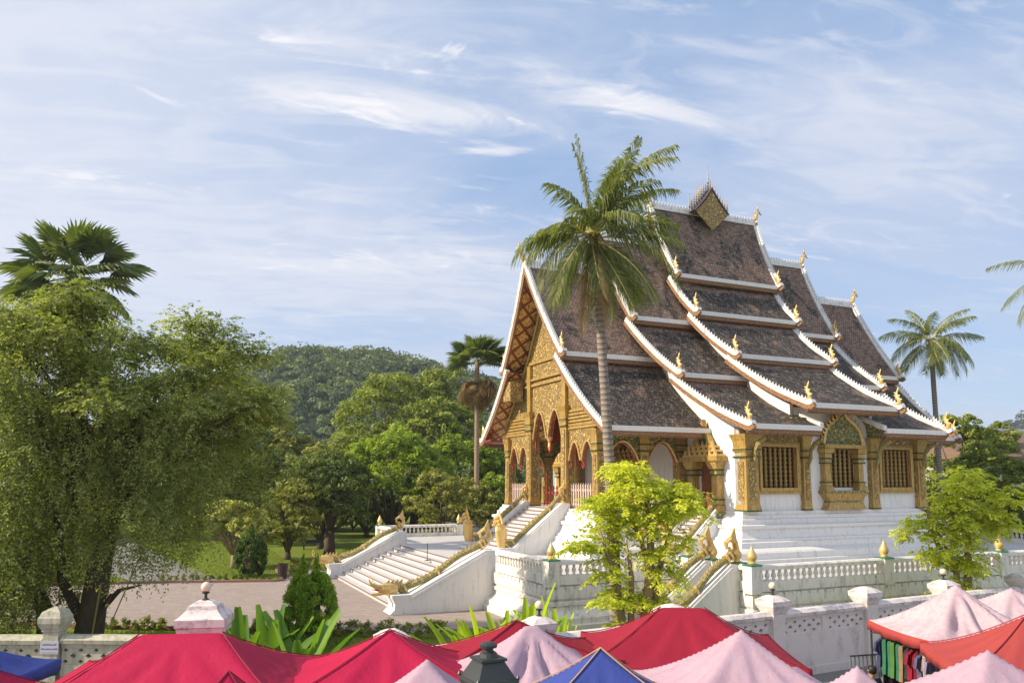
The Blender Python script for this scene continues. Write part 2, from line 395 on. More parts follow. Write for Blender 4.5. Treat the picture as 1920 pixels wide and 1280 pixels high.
prof = [(1.55,1.85),(1.55,2.1),(1.42,2.14),(1.38,2.42),(1.30,2.5),(1.02,2.66),(.98,2.9),(.86,2.94),(.84,3.06),(.72,3.1),(.55,3.4),(.52,3.52),(.62,3.56),(.62,3.72),(.36,3.76),(.34,4.0),(.22,4.04),(.20,4.2),(.10,4.22),(.08,4.4)]
sweep_base(foot, prof).build('base', M_WHITE, temple)

# --- roof sections: |y|, z of ridge and of each eave (upper edge)
SEC = {
 'A': dict(ridge=19.27, hr=13.65, eaves=[(4.05,13.2,13.35),(8.2,8.77,13.1)], inner=[5.5,6.35]),
 'B': dict(ridge=21.7, hr=8.72, eaves=[(3.4,15.8,8.2),(7.25,11.9,7.75),(12.05,8.78,7.2)], inner=[2.2,2.2,2.3]),
 'C': dict(ridge=24.35, hr=4.45, eaves=[(2.4,19.1,4.25),(4.1,16.35,4.08),(7.2,13.23,3.76),(12.1,9.97,3.3)], inner=[None]*4),
}
def tier_profile(y0, z0, y1, z1, n=9, sag=.16):
    L = math.hypot(y1 - y0, z1 - z0); nx, nz = -(z0 - z1) / L, -(y1 - y0) / L   # towards ridge/down
    out = []
    for i in range(n + 1):
        t = i / n; w = 4 * t * (1 - t) * sag * (L / 5)
        out.append((y0 + (y1 - y0) * t + nx * w, z0 + (z1 - z0) * t + nz * w))
    return out
# a naga finial, drawn in the y-z plane: eave end at the origin, outward is -y
def naga_mesh():
    mb = MB()
    mb.tube([(0,.30,-.03),(0,.12,-.03),(0,-.06,.03),(0,-.17,.16),(0,-.15,.32),(0,-.04,.46),(0,.03,.60),(0,.0,.76),(0,-.08,.92),(0,-.14,1.12)],
            [.05,.10,.13,.15,.14,.125,.11,.085,.055,.012], 7, flat=(.75, 1))
    for k, (y, z) in enumerate([(.06,.40),(.13,.56),(.12,.72)]):
        mb.prism([(y-.06,z-.08),(y+.12,z+.10),(y-.05,z+.08)], 'x', -.03, .03)
    mb.prism([(-.24,.2),(-.40,.36),(-.2,.40)], 'x', -.03, .03); mb.prism([(-.13,.46),(-.26,.62),(-.06,.62)], 'x', -.03, .03)
    mb.prism([(.30,.0),(.42,.18),(.16,.12)], 'x', -.03, .03)
    o = mb.build('naga_finial', M_GFIN, None, True); me = o.data; bpy.data.objects.remove(o); return me
ME_NAGA = naga_mesh()
def verge(prof, hx, sx, sy, tier, tname):
    """white barge board, crest teeth and gold fringe up one end of a tier. hx(i): |x| along the profile."""
    pts = [(sx * hx(i), sy * y, z) for i, (y, z) in enumerate(prof)]
    (y9, z9), (y8, z8) = prof[-1], prof[-2]
    pts += [(sx * hx(len(prof)-1), sy * (y9 + .22), z9 - .04), (sx * hx(len(prof)-1), sy * (y9 + .38), z9 + .05)]
    def sect(x0, x1, lo, hi):
        rs = []
        for i, p in enumerate(pts):
            a = Vector(pts[max(i-1, 0)]); b = Vector(pts[min(i+1, len(pts)-1)]); d = (b - a)
            nn = Vector((0, -d.z * sy, d.y * sy)); nn = nn.normalized()
            if nn.z < 0: nn = -nn
            P = Vector(p)
            rs.append([P + Vector((sx*x0,0,0)) + nn*lo, P + Vector((sx*x1,0,0)) + nn*lo, P + Vector((sx*x1,0,0)) + nn*hi, P + Vector((sx*x0,0,0)) + nn*hi])
        return rs
    mb = MB(); mb.rings(sect(-.20, .08, -.10, .10)); mb.rings(sect(-.02, .10, .101, .17))
    mb.build('barge_board', M_VERGE, tier)
    mb = MB(); mb.rings(sect(-.10, .05, -.34, -.102)); mb.build('barge_fringe', M_FRINGE, tier)
    mb = MB(); acc = 0
    for i in range(len(pts) - 3):
        a, b = Vector(pts[i]), Vector(pts[i+1]); d = b - a; L = d.length; d.normalize()
        nn = Vector((0, -d.z, d.y)) * sy
        if nn.z < 0: nn = -nn
        k = max(1, int(L / .2))
        for j in range(k):
            p = a + d * (L * (j + .5) / k) + nn * .165 + Vector((sx * .04, 0, 0)); e = d * .08; w = Vector((.03, 0, 0))
            q = p + nn * .15 - d * .06
            mb.add([p - e - w, p + e - w, p + e + w, p - e + w, q], [(0,1,4),(1,2,4),(2,3,4),(3,0,4),(3,2,1,0)])
    mb.build('barge_crest', M_CREST, tier)
    e = pts[-3]
    M = Matrix.Translation((e[0] - sx * .05, e[1] - sy * .02, e[2] + .12)) @ Matrix.Diagonal((.85, -sy * .85, .9, 1))
    link('naga_finial', ME_NAGA, tier, M)
M_VERGE = plaster('verge_plaster', (.72, .71, .69), .85, (.10, .10, .10), .48, st=(2, 2, 1.2))
M_CREST = plain('crest_stucco', (.55, .54, .52), .8, .2, var=.3)
M_EAVE = plaster('eave_plaster', (.76, .74, .71), .5, (.06, .055, .05), .55)
def make_roof(key, sx):
    S = SEC[key]; prev = None; hprev = S['hr']
    for k, (ye, ze, he) in enumerate(S['eaves']):
        if prev is None: y0, z0 = 0.0, S['ridge']
        else: y0, z0 = prev[0] - .62, prev[1] - .12
        pf = tier_profile(y0, z0, ye, ze, sag=.13 if k == 0 else .17)
        h0 = hprev if prev is None else hprev - (hprev - he) * .0
        hx = lambda i, h0=h0, he=he, n=len(pf)-1: h0 + (he - h0) * min(i, n) / n
        inn = S['inner'][k]
        for sy in (-1, 1):
            mb = MB(); top = []; bot = []; n = len(pf); arc = [0.0]
            for i in range(1, n): arc.append(arc[-1] + math.hypot(pf[i][0]-pf[i-1][0], pf[i][1]-pf[i-1][1]))
            NX = 12; ru = random.Random(k * 7 + ord(key))
            vs = []; uv = []
            for i, (y, z) in enumerate(pf):
                xo = hx(i); xa, xb = (-xo, xo) if inn is None else ((-xo, -inn) if sx < 0 else (inn, xo))
                for j in range(NX + 1):
                    x = xa + (xb - xa) * j / NX
                    w = .02 * math.sin(x * 1.7 + i * .9) + .012 * math.sin(x * 4.1 - i * 2.1)
                    vs.append((x, sy * y, z + w)); uv.append((x, arc[i]))
            nv = len(vs); fs = []; mi = []
            for i in range(n - 1):
                for j in range(NX):
                    a = i * (NX+1) + j; f = (a, a + 1, a + NX + 2, a + NX + 1)
                    fs.append(f if sy > 0 else f[::-1]); mi.append(0)
            vs += [(x, y - sy * .06, z - .13) for x, y, z in vs]; uv += uv
            for f in list(fs): fs.append(tuple(q + nv for q in f[::-1])); mi.append(1)
            b = (n - 1) * (NX + 1)
            for j in range(NX):
                fs.append((b + j, b + j + 1, b + j + 1 + nv, b + j + nv)); mi.append(0)
            for i in range(n - 1):
                for j in (0, NX):
                    a = i * (NX+1) + j; fs.append((a, a + NX + 1, a + NX + 1 + nv, a + nv)); mi.append(1)
            me = bpy.data.meshes.new('roof_tier'); me.from_pydata(vs, [], fs)
            me.materials.append(M_TILE_HI if (k == 0) else M_TILE); me.materials.append(M_SOFFIT)
            me.polygons.foreach_set('material_index', mi)
            ul = me.uv_layers.new(name='UVMap'); idx = np.zeros(len(me.loops), np.int32); me.loops.foreach_get('vertex_index', idx)
            ul.data.foreach_set('uv', np.array(uv, np.float32)[idx].ravel())
            me.update(); tier = link('roof_tier', me, temple)
            xa, xb = (-he, he) if inn is None else ((-he, -inn) if sx < 0 else (inn, he))
            e = MB(); ya, yb = sorted((sy * (ye - .10), sy * (ye + .06)))
            e.box(xa + .05, xb - .05, ya, yb, ze - .25, ze + .015); e.build('eave_band', M_EAVE, tier)
            e = MB(); ya, yb = sorted((sy * (ye - .16), sy * (ye + .0)))
            e.box(xa + .05, xb - .05, ya, yb, ze - .45, ze - .252)
            nt_ = int((xb - xa) / .16)
            for j in range(nt_):
                x = xa + .1 + (xb - xa - .2) * (j + .5) / nt_
                e.prism([(x - .06, ze - .449), (x + .06, ze - .449), (x, ze - .54)], 'y', min(ya, yb) + .02, max(ya, yb) - .02)
            e.build('eave_fringe', M_FRINGE, tier)
            ends = ([sx] if inn is not None else [-1, 1])
            for s in ends: verge(pf, hx, s, sy, tier, key)
            if key == 'B' and k == 2:                      # the inner ends of the lowest aisle roofs show too
                verge(pf[5:], lambda i: inn, -sx if False else sx, sy, tier, key) if False else None
                w = MB(); xx = sx * inn
                w.rings([[(xx - .12, sy * y, z - .1), (xx + .12, sy * y, z - .1), (xx + .12, sy * y, z + .16), (xx - .12, sy * y, z + .16)] for y, z in pf[4:]])
                w.build('end_board', M_VERGE, tier)
        prev = (ye, ze); hprev = he
make_roof('C', 0)
for s in (-1, 1): make_roof('B', s); make_roof('A', s)
# ridges with teeth, chofa at the outer ends
def chofa_mesh():
    mb = MB()
    mb.tube([(.7,0,.02),(.35,0,.03),(.08,0,.10),(-.06,0,.28),(-.12,0,.50),(-.20,0,.68),(-.34,0,.78),(-.46,0,.76)],
            [.04,.10,.15,.15,.12,.105,.10,.05], 7)
    mb.prism([(-.30,.84),(-.20,.80),(-.26,1.12),(-.34,1.30)], 'y', -.03, .03)
    mb.prism([(-.44,.74),(-.38,.68),(-.52,.56),(-.60,.58)], 'y', -.03, .03)
    mb.prism([(-.12,.60),(-.02,.62),(.04,.80)], 'y', -.03, .03)
    mb.prism([(.02,.30),(.10,.20),(.18,.46)], 'y', -.03, .03)
    o = mb.build('ridge_finial', M_GFIN, None, True); me = o.data; bpy.data.objects.remove(o); return me
ME_CHOFA = chofa_mesh()
def ridge(x0, x1, z, ends):
    mb = MB()
    mb.prism([(-.22,z-.32),(.22,z-.32),(.14,z+.0),(.10,z+.10),(-.10,z+.10),(-.14,z+.0)], 'x', x0, x1)
    rd = mb.build('ridge', M_VERGE, temple)
    mb = MB(); k = int((x1 - x0) / .24)
    for j in range(k):
        x = x0 + .12 + (x1 - x0 - .24) * j / max(1, k - 1)
        mb.prism([(x-.085, z+.10), (x+.085, z+.10), (x+.03, z+.20), (x, z+.32), (x-.04, z+.20)], 'y', -.035, .035)
    mb.build('ridge_crest', M_CREST, rd)
    for s in ends:
        xe = x0 if s < 0 else x1
        link('ridge_finial', ME_CHOFA, rd, Matrix.Translation((xe + s * .05, 0, z + .05)) @ Matrix.Diagonal((-s, 1, 1, 1)).inverted() if s > 0 else Matrix.Translation((xe - .05, 0, z + .05)))
ridge(-4.5, 4.5, 24.35, (-1, 1)); ridge(-8.75, -2.4, 21.7, (-1,)); ridge(2.4, 8.75, 21.7, (1,)); ridge(-13.7, -5.6, 19.27, (-1,)); ridge(5.6, 13.7, 19.27, (1,))
# crown of spires in the middle of the highest ridge
cr = MB()
for sgn in (-1, 1):
    cr.prism([(-1.45,24.2),(0,22.75),(1.45,24.2)], 'y', *( (-.98, -.86) if sgn < 0 else (.86, .98)))
crown = cr.build('roof_crown', M_CARVE, temple); M_ROOFDK = plain('dark_crown_frame', (.07, .06, .07), .6, .3)
cr = MB(); cr.prism([(-1.35,24.15),(1.35,24.15),(.62,25.0),(0,25.95),(-.62,25.0)], 'y', -.97, -.2); cr.build('crown_pediment', M_CARVE, crown)
cr = MB(); cr.prism([(-1.5,24.2),(-1.35,24.2),(0,26.01),(0,26.2),(-.66,25.2)], 'y', -1.0, -.1); cr.prism([(1.35,24.2),(1.5,24.2),(.66,25.2),(0,26.2),(0,26.01)], 'y', -1.0, -.1); cr.build('crown_frame', M_ROOFDK, crown)
def spire_mesh(h):
    mb = MB(); mb.lathe([(.07,0),(.05,h*.1),(.10,h*.14),(.03,h*.22),(.09,h*.28),(.028,h*.36),(.075,h*.43),(.024,h*.52),(.055,h*.58),(.018,h*.68),(.03,h*.74),(.008,h)], n=7)
    o = mb.build('spire', M_SPIRE, None, True); me = o.data; bpy.data.objects.remove(o); return me
M_SPIRE = plain('dull_gilt_spire', (.42, .30, .15), .45, .5, .5, .3)
sm_, lg_ = spire_mesh(1.25), spire_mesh(2.2)
for i in range(-8, 9):
    x = i * .21; z = 24.4 if abs(i) > 7 else 24.25 + (1 - abs(i) / 7.4) * 1.85
    link('spire', lg_ if i == 0 else sm_, crown, Matrix.Translation((x, -.55, z)))

crown.scale = (.95, 1, .86); crown.location.z = 24.2 * .14 - .05
# --- walls
topB = interp([(0,20.3),(2.7,15.2),(3.1,14.3),(6.5,11.0),(6.9,10.4),(10.7,8.9)])
topC = interp([(0,22.9),(1.9,18.2),(2.2,17.6),(3.5,15.5),(3.8,14.9),(6.5,12.6),(6.9,11.9),(10.7,9.95)])
ys = [-10.5 + 21.0 * i / 48 for i in range(49)]
def dooropen(y): return 7.0 if (abs(abs(y) - 7.95) < .75 or abs(y) < 1.2) else ZF
ysd = sorted(ys + [s * v for s in (-1, 1) for v in (7.2, 8.7, 1.2)])
mb = MB()
mb.strips('x', ysd, dooropen, topB, -6.4, -6.05)
mb.strips('x', ys, lambda y: ZF, topB, 6.55, 6.9)
mb.strips('x', ys, lambda y: 8.6, topC, -2.95, -2.7); mb.strips('x', ys, lambda y: 8.6, topC, 2.85, 3.1)
WIN = [(-5.15, -2.8, 5.6, 7.75), (-.60, 1.50, 5.6, 7.72), (3.45, 5.75, 5.6, 7.75)]
def wtop(x): return 9.9 if -2.9 < x < 3.0 else 8.75
xs = sorted([-6.4, -2.95, -2.901, 3.001, 6.9] + [w[0] for w in WIN] + [w[1] for w in WIN])
for y0, y1 in ((-10.5, -10.1), (10.1, 10.5)):
    def wbot(x):
        for a, b, z0, z1 in WIN:
            if a < x < b: return z1
        return ZF
    mb.strips('y', xs, wbot, wtop, y0, y1)
    for a, b, z0, z1 in WIN: mb.strips('y', [a, b], lambda x: ZF, lambda x: 5.6, y0, y1)
mb.build('wall', M_WHITE, temple)
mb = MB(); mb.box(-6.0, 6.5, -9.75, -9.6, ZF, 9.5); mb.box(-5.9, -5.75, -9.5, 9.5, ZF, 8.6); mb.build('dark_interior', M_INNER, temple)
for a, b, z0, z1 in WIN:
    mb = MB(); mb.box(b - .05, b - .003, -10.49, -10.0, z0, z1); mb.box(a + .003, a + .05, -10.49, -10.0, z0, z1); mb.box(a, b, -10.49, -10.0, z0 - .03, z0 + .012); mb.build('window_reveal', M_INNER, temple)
# side windows with turned balusters
def wbal_mesh(h):
    pr = []; k = 9
    for i in range(k):
        z = h * i / k; d = h / k
        pr += [(.075, z), (.10, z + d*.12), (.065, z + d*.22), (.115, z + d*.5), (.11, z + d*.66), (.065, z + d*.9)]
    pr.append((.05, h)); mb = MB(); mb.lathe(pr, n=8)
    o = mb.build('turned_baluster', M_GBAL, None, True); me = o.data; bpy.data.objects.remove(o); return me
M_GBAL = gold('baluster_gold', (.60, .40, .11), (.06, .04, .015), 14, .3, .06, .45)
ME_WB = wbal_mesh(2.12)
for k, (a, b, z0, z1) in enumerate(WIN):
    mb = MB(); y = -10.5
    if k != 1:
        for t_, (p, d) in enumerate(((.32, .16), (.17, .24))):
            mb.box(a - p, a - p + .17, y - d, y + .05, z0 - p, z1 + p * .7); mb.box(b + p - .17, b + p, y - d, y + .05, z0 - p, z1 + p * .7)
            mb.box(a - p + .17, b + p - .17, y - d, y + .05, z0 - p, z0 - p + .17); mb.box(a - p + .17, b + p - .17, y - d, y + .05, z1 + p*.7 - .14, z1 + p * .7)
        wf = mb.build('window_frame', M_GOLD, temple)
        mb = MB(); mb.box(a - .1, b + .1, y - .2, y - .002, z1 + .235, z1 + .62); mb.build('window_frieze', M_CARVE, wf)
    else:
        # pedestal, twin pilasters and flamed pediment of the middle window
        c = (a + b) / 2
        mb.stack(c, y - .18, [(4.42,1.42),(4.5,1.42),(4.62,1.30),(4.80,1.26)], 1, .2)
        mb.stack(c, y - .18, [(4.90,1.24),(5.18,1.44),(5.30,1.56)], 1, .2); wf = mb.build('window_surround', M_GOLD, temple)
        mb = MB(); mb.stack(c, y - .2, [(4.80,1.22),(4.9,1.22)], 1, .2); mb.stack(c, y - .2, [(5.30,1.60),(5.44,1.64)], 1, .2); mb.build('pedestal_band', M_CARVEG, wf)
        for s in (-1, 1):
            x = c + s * 1.22; mb = MB(); mb.stack(x, y - .2, [(5.44,.29),(5.62,.29),(5.70,.22),(5.86,.24),(5.92,.19),(6.9,.17),(6.95,.24),(7.15,.19),(7.2,.25),(7.42,.24),(7.48,.33),(7.70,.36)]); mb.build('pilaster', M_GOLD, wf)
        for s in (-1, 1):
            for z in (5.88, 6.92, 7.17, 7.45): mb = MB(); mb.stack(c + s * 1.22, y - .2, [(z-.03,.255),(z+.03,.26)]); mb.build('pilaster_band', M_GLINE, wf)
        mb = MB(); mb.box(c - 1.5, c + 1.5, y - .55, y - .002, 7.72, 7.92); mb.build('lintel', M_GOLD, wf)
        mb = MB(); pts = [(-1.36,7.92),(1.36,7.92),(1.36,8.3),(1.2,8.72),(.86,9.06),(.38,9.36),(0,9.8),(-.38,9.36),(-.86,9.06),(-1.2,8.72),(-1.36,8.3)]
        mb.prism([(c + p, z) for p, z in pts], 'y', y - .32, y - .002); mb.build('pediment', M_CARVEG, wf)
        mb = MB(); ed = [Vector((c + p, y - .36, z)) for p, z in pts[2:]]; ed = [Vector((c + 1.4, y - .36, 7.95))] + ed + [Vector((c - 1.4, y - .36, 7.95))]
        mb.tube(ed, .075, 6)
        for i in range(1, len(ed) - 1):
            for t_ in (0, .5):
                p = ed[i].lerp(ed[i+1], t_) if i < len(ed) - 2 else ed[i]
                o_ = Vector((p.x - c, 0, (p.z - 8.2))).normalized()
                mb.tube([p, p + o_ * .16, p + o_ * .22 + Vector((0, 0, .16))], [.07, .06, .01], 5)
        mb.build('pediment_flames', M_GFIN, wf)
    n = 6
    n = 7 if k != 1 else 6
    for i in range(n):
        x = a + (b - a) * (i + .5) / n
        link('turned_baluster', ME_WB, wf, Matrix.Translation((x, y + .12, z0 + .015)))
# engaged columns, brackets, friezes on the long wall
def gcol(x, y, z0, z1, h, name='column', ky=1.0):
    mb = MB(); mb.stack(x, y, [(z0,h*1.12),(z0+.10,h*1.12),(z0+.34,h*1.02),(z0+.36,h),(z1-1.25,h*.92),(z1-1.22,h*1.12),(z1-1.12,h*1.12),(z1-1.08,h*.98),(z1-.9,h*1.02),(z1-.88,h*1.18),(z1-.72,h*1.16),(z1-.70,h*1.10),(z1-.34,h*1.18),(z1-.06,h*1.45),(z1,h*1.48)], 1, ky)
    o = mb.build(name, M_GOLD, temple)
    p = MB()
    for sx_, sy_ in ((1, 0), (-1, 0), (0, 1), (0, -1)):
        if sx_: xx = x + sx_ * (h * .96); p.box(min(xx, xx + sx_*.03), max(xx, xx + sx_*.03), y - h*ky*.5, y + h*ky*.5, z0 + .55, z1 - 1.4)
        else: yy = y + sy_ * h * ky * .96; p.box(x - h*.5, x + h*.5, min(yy, yy + sy_*.03), max(yy, yy + sy_*.03), z0 + .55, z1 - 1.4)
    p.build('column_panel', M_CARVE, o)
    for z, k1_ in ((z1 - 1.17, 1.20), (z1 - .80, 1.20), (z0 + .045, 1.14)):
        p = MB(); p.stack(x, y, [(z-.035,h*k1_),(z+.035,h*k1_)], 1, ky); p.build('column_band', M_GLINE, o)
    return o
def bracket(x, y, z, s, parent):
    mb = MB(); mb.tube([(x, y - .1, z - 1.5), (x, y - .22, z - 1.1), (x, y - .30, z - .85), (x, y - .34, z - .45), (x, y - .62, z - .12), (x, y - 1.15, z + .12)], [.03, .07, .12, .10, .13, .10], 6, flat=(.6, 1.2))
    for q_ in range(4): mb.prism([(y - .3 - q_*.16, z - .62 + q_*.17), (y - .42 - q_*.18, z - .55 + q_*.18), (y - .34 - q_*.16, z - .42 + q_*.17)], 'x', x - .03, x + .03)
    mb.build('eave_bracket', M_NAGA, parent)
for x, h in ((-5.98, .42), (-2.13, .25), (2.85, .27), (6.55, .30)):
    c = gcol(x, -10.52, ZF, 8.35, h); bracket(x + .05, -10.6 - h * .3, 8.0, 1, c)
for a, b in ((-5.5, -2.45), (3.15, 6.25)):
    mb = MB(); mb.box(a, b, -10.62, -10.502, 8.0, 8.40); mb.build('wall_frieze', M_CARVE, temple)
for sx_ in (-1, 1):
    mb = MB(); mb.stack(sx_ * 2.9 + (.1 if sx_ > 0 else 0), -10.62, [(8.4,.34),(8.5,.34),(8.9,.42),(9.3,.5)]); mb.build('wall_bracket_block', M_CARVEG, temple)
# portals with stepped crowns: on the front wall, facing -x
def portal(yc, w, zt, big=False):
    x = -6.4; mb = MB()
    for s in (-1, 1):
        mb.stack(x - .22, yc + s * (w + .25), [(ZF-.05,.36),(ZF+.25,.36),(ZF+.32,.28),(ZF+.55,.30),(ZF+.62,.22),(zt-.75,.21),(zt-.7,.28),(zt-.5,.24),(zt-.42,.30),(zt-.12,.40),(zt,.42)])
    root = mb.build('door_surround', M_GOLD, temple)
    for s in (-1, 1):
        for z in (ZF + .28, ZF + .58, zt - .72, zt - .46): mb = MB(); mb.stack(x - .22, yc + s * (w + .25), [(z-.035,.31),(z+.035,.32)]); mb.build('door_band', M_GLINE, root)
    k = w + .85; mb = MB()
    mb.box(x - .72, x - .002, yc - k, yc + k, zt, zt + .26); mb.build('door_lintel', M_GOLD, root)
    mb = MB(); z = zt + .26
    for i in range(3):
        kk = k * (.92 - .16 * i)
        mb.box(x - .62 + .1*i, x - .002, yc - kk, yc + kk, z, z + .10)
        m_ = 7 - i
        for j in range(m_):
            yy = yc - kk + 2 * kk * (j + .5) / m_
            mb.prism([(yy-.12, z+.10), (yy+.12, z+.10), (yy+.06, z+.22), (yy, z+.38), (yy-.06, z+.22)], 'x', x - .60 + .1*i, x - .48 + .1*i)
        z += .24
    mb.build('stepped_crown', M_GFIN, root)
    mb = MB(); a = k * .48; out = [(-a,z-.3),(-a*.95,z+.05),(-a*.6,z+.40),(-.14,z+.72),(-.12,z+1.0),(0,z+1.3),(.12,z+1.0),(.14,z+.72),(a*.6,z+.40),(a*.95,z+.05),(a,z-.3)]
    inn = [(-a*.62,z-.3),(-a*.58,z+.0),(-a*.3,z+.3),(0,z+.5),(a*.3,z+.3),(a*.58,z+.0),(a*.62,z-.3)]
    for i in range(5): 
        for s in (-1, 1):
            p0, p1 = out[i], out[i+1]; q0, q1 = inn[min(i,3)], inn[min(i+1,3)]
            mb.prism([(yc+s*p0[0],p0[1]),(yc+s*p1[0],p1[1]),(yc+s*q1[0],q1[1]),(yc+s*q0[0],q0[1])], 'x', x - .4, x - .12)
    mb.build('arched_gable', M_GOLD, root)
    mb = MB(); mb.prism([(yc + p * .98, q_) for p, q_ in inn], 'x', x - .2, x - .02); mb.build('gable_niche', M_GREEN, root)
    mb = MB(); mb.box(x + .12, x + .2, yc - w, yc - .01, ZF, zt); mb.box(x + .12, x + .2, yc + .01, yc + w, ZF, zt); mb.build('door', M_DOOR, root)
    mb = MB()
    for s in (-1, 1): mb.stack(x - .25, yc + s * (w + .25), [(ZF-.95,.12),(ZF-.75,.20),(ZF-.6,.30),(ZF-.45,.26),(ZF-.3,.42),(ZF-.05,.44)])
    mb.build('door_corbel', M_CARVEG, root)
portal(-7.95, .75, 7.0); portal(7.95, .75, 7.0); portal(0, 1.2, 7.0)

# --- porch: columns, arched gold screens, gable, railing, ceiling
mb = MB(); mb.box(-12.2, -6.4, -6.0, 6.0, 4.3, 4.402); mb.build('porch_floor', M_WHITE, temple)
XP = -12.0
for y in (-2.37, 2.37): gcol(XP, y, ZF, 10.3, .34)
for y in (-5.85, 5.85):
    for x in (XP, -9.25, -6.75): gcol(x, y, ZF, 8.75, .29)
for y in (-2.37, 2.37): gcol(-9.25, y, ZF, 8.6, .28)
def screen(axis, a, b, z1, arches, c0, c1, name, topf=None, m=None):
    hs = sorted(set([a, b] + [a + (b - a) * i / 20 for i in range(21)]))
    for (c, hw, zs, za) in arches: hs += [c - hw + 2 * hw * i / 16 for i in range(17)]
    hs = sorted(set(round(h, 5) for h in hs))
    fs = [(c, hw, ogive(c, hw, zs, za, 2.1)) for c, hw, zs, za in arches]
    def bot(h):
        for c, hw, f in fs:
            if abs(h - c) < hw - 1e-6: return f(h)
        return arches[0][2] - .0 if arches else ZF
    mb = MB(); mb.strips(axis, hs, bot, topf or (lambda h: z1), c0, c1)
    return mb.build(name, m or M_CARVE, temple)
def arch_trim(axis, arches, c0, c1, parent, pend=.55):
    red = MB(); gr = MB()
    for c, hw, zs, za in arches:
        f = ogive(c, hw, zs, za, 2.1); pts = []
        for i in range(13):
            h = c - hw + 2 * hw * i / 12; pts.append((h, f(h)))
        P = lambda h, z, k: (k, h, z) if axis == 'x' else (h, k, z)
        lob = [(c - hw - .06, zs - pend), (c - hw + .05, zs - pend * .6)] + pts + [(c + hw - .05, zs - pend * .6), (c + hw + .06, zs - pend)]
        red.tube([P(h, z, (c0 + c1) / 2) for h, z in lob], [.02] + [.042] * (len(lob) - 2) + [.02], 6, flat=(1.5, 1))
        gr.tube([P(h, z + .07, c0 - .04) for h, z in pts], .045, 5)
    red.build('arch_lining', M_RED2, parent); gr.build('arch_border', M_GFIN, parent)
M_RED2 = plain('red_lacquer', (.40, .045, .025), .45, .4, var=.2)
ca = [(-1.02, .92, 8.5, 10.15), (1.02, .92, 8.5, 10.15)]
s_ = screen('x', -2.1, 2.1, 11.2, ca, XP - .14, XP + .14, 'arch_screen', m=M_CARVE); arch_trim('x', ca, XP - .16, XP + .16, s_, .8)
mb = MB(); mb.lathe([(.02,-.75),(.12,-.5),(.08,-.3),(.2,0),(.16,.2)], (XP, 0, 8.55), 8); mb.build('arch_pendant', M_GFIN, s_)
for s in (-1, 1):
    sa = [(s * 3.42, .66, 7.05, 8.1), (s * 4.88, .66, 7.05, 8.1)]
    q_ = screen('x', min(s*2.7, s*5.6), max(s*2.7, s*5.6), 8.9, sa, XP - .12, XP + .12, 'arch_screen', m=M_CARVE); arch_trim('x', sa, XP - .14, XP + .14, q_, .4)
    mb = MB(); mb.box(XP - .2, XP + .2, min(s*2.72, s*6.15), max(s*2.72, s*6.15), 8.9, 9.05); mb.build('screen_band', M_GOLD, q_)
    sb = [(-10.6, 1.05, 6.9, 8.05), (-8.0, .98, 6.9, 8.05)]
    yy = s * 5.85
    q_ = screen('y', -11.7, -6.5, 8.6, sb, yy - .12, yy + .12, 'arch_screen', m=M_CARVEG); arch_trim('y', sb, yy - .14, yy + .14, q_, .3)
# gable above the screens: louvred bands low at the sides, carved field, all under the roof line
gtop = interp([(0,18.3),(1.4,15.9),(2.6,13.9),(3.6,12.7),(4.4,11.7),(6.2,9.75),(6.5,9.3)])
ysg = [-6.3 + 12.6 * i / 60 for i in range(61)]
mb = MB(); mb.strips('x', ysg, lambda y: 11.2 if abs(y) < 2.1 else 9.05, gtop, XP - .1, XP + .1); gb = mb.build('gable_field', M_CARVE, temple)
mb = MB()
for s in (-1, 1):
    for i in range(5):
        z = 9.08 + i * .2; yo = 6.1 - i * .17; mb.box(XP - .2 , XP - .101, min(s*2.74, s*yo), max(s*2.74, s*yo), z, z + .13)
mb.box(XP - .22, XP - .101, -3.3, 3.3, 11.9, 12.05); mb.box(XP - .26, XP - .101, -2.9, 2.9, 12.25, 12.4); mb.box(XP - .22, XP - .101, -2.5, 2.5, 13.3, 13.5)
mb.build('gable_moulding', M_GOLD, gb)
mb = MB()
pass
for s in (-1, 1): mb = MB(); mb.box(XP - .3, XP - .101, s * 2.37 - .22, s * 2.37 + .22, 10.31, 13.25); mb.build('gable_post', M_GOLD, gb)
for s in (-1, 1):
    mb = MB(); ed = [(XP - .16, s * y, gtop(y) - .12) for y in (6.2, 5.4, 4.4, 3.6, 2.6, 1.4, .3)]; mb.tube(ed, .10, 5); mb.build('gable_edge', M_GOLD, gb)
    for y, z, L in (((3.75, 12.35, 1.5), (7.3, 8.75, 1.4)) if s > 0 else ()):   # purlin ends boxed in under the overhang
        mb = MB(); mb.box(-13.2, XP - .31, s*y - .55 if y < 5 else s*y - .8, s*y + .55 if y < 5 else s*y + .5, z - (1.25 if y < 5 else .1), z); mb.build('purlin_box', M_CARVE if y < 5 else M_RED, temple)
mb = MB(); mb.box(XP + .15, -6.45, -5.7, 5.7, 10.35, 10.45); mb.build('porch_ceiling', M_RED, temple)
ia = [(0, 1.5, 6.9, 8.2)]
screen('x', -2.1, 2.1, 10.2, ia, -9.35, -9.15, 'inner_screen', m=M_RED); 
for s in (-1, 1):
    mb = MB(); mb.box(-9.3, -9.2, min(s*2.65, s*5.5), max(s*2.65, s*5.5), 8.5, 10.2); mb.build('inner_screen', M_RED, temple)
mb = MB(); mb.box(XP - .1, XP + .15, -2.05, 2.05, 10.22, 10.3); mb.build('screen_band', M_GOLD, temple)
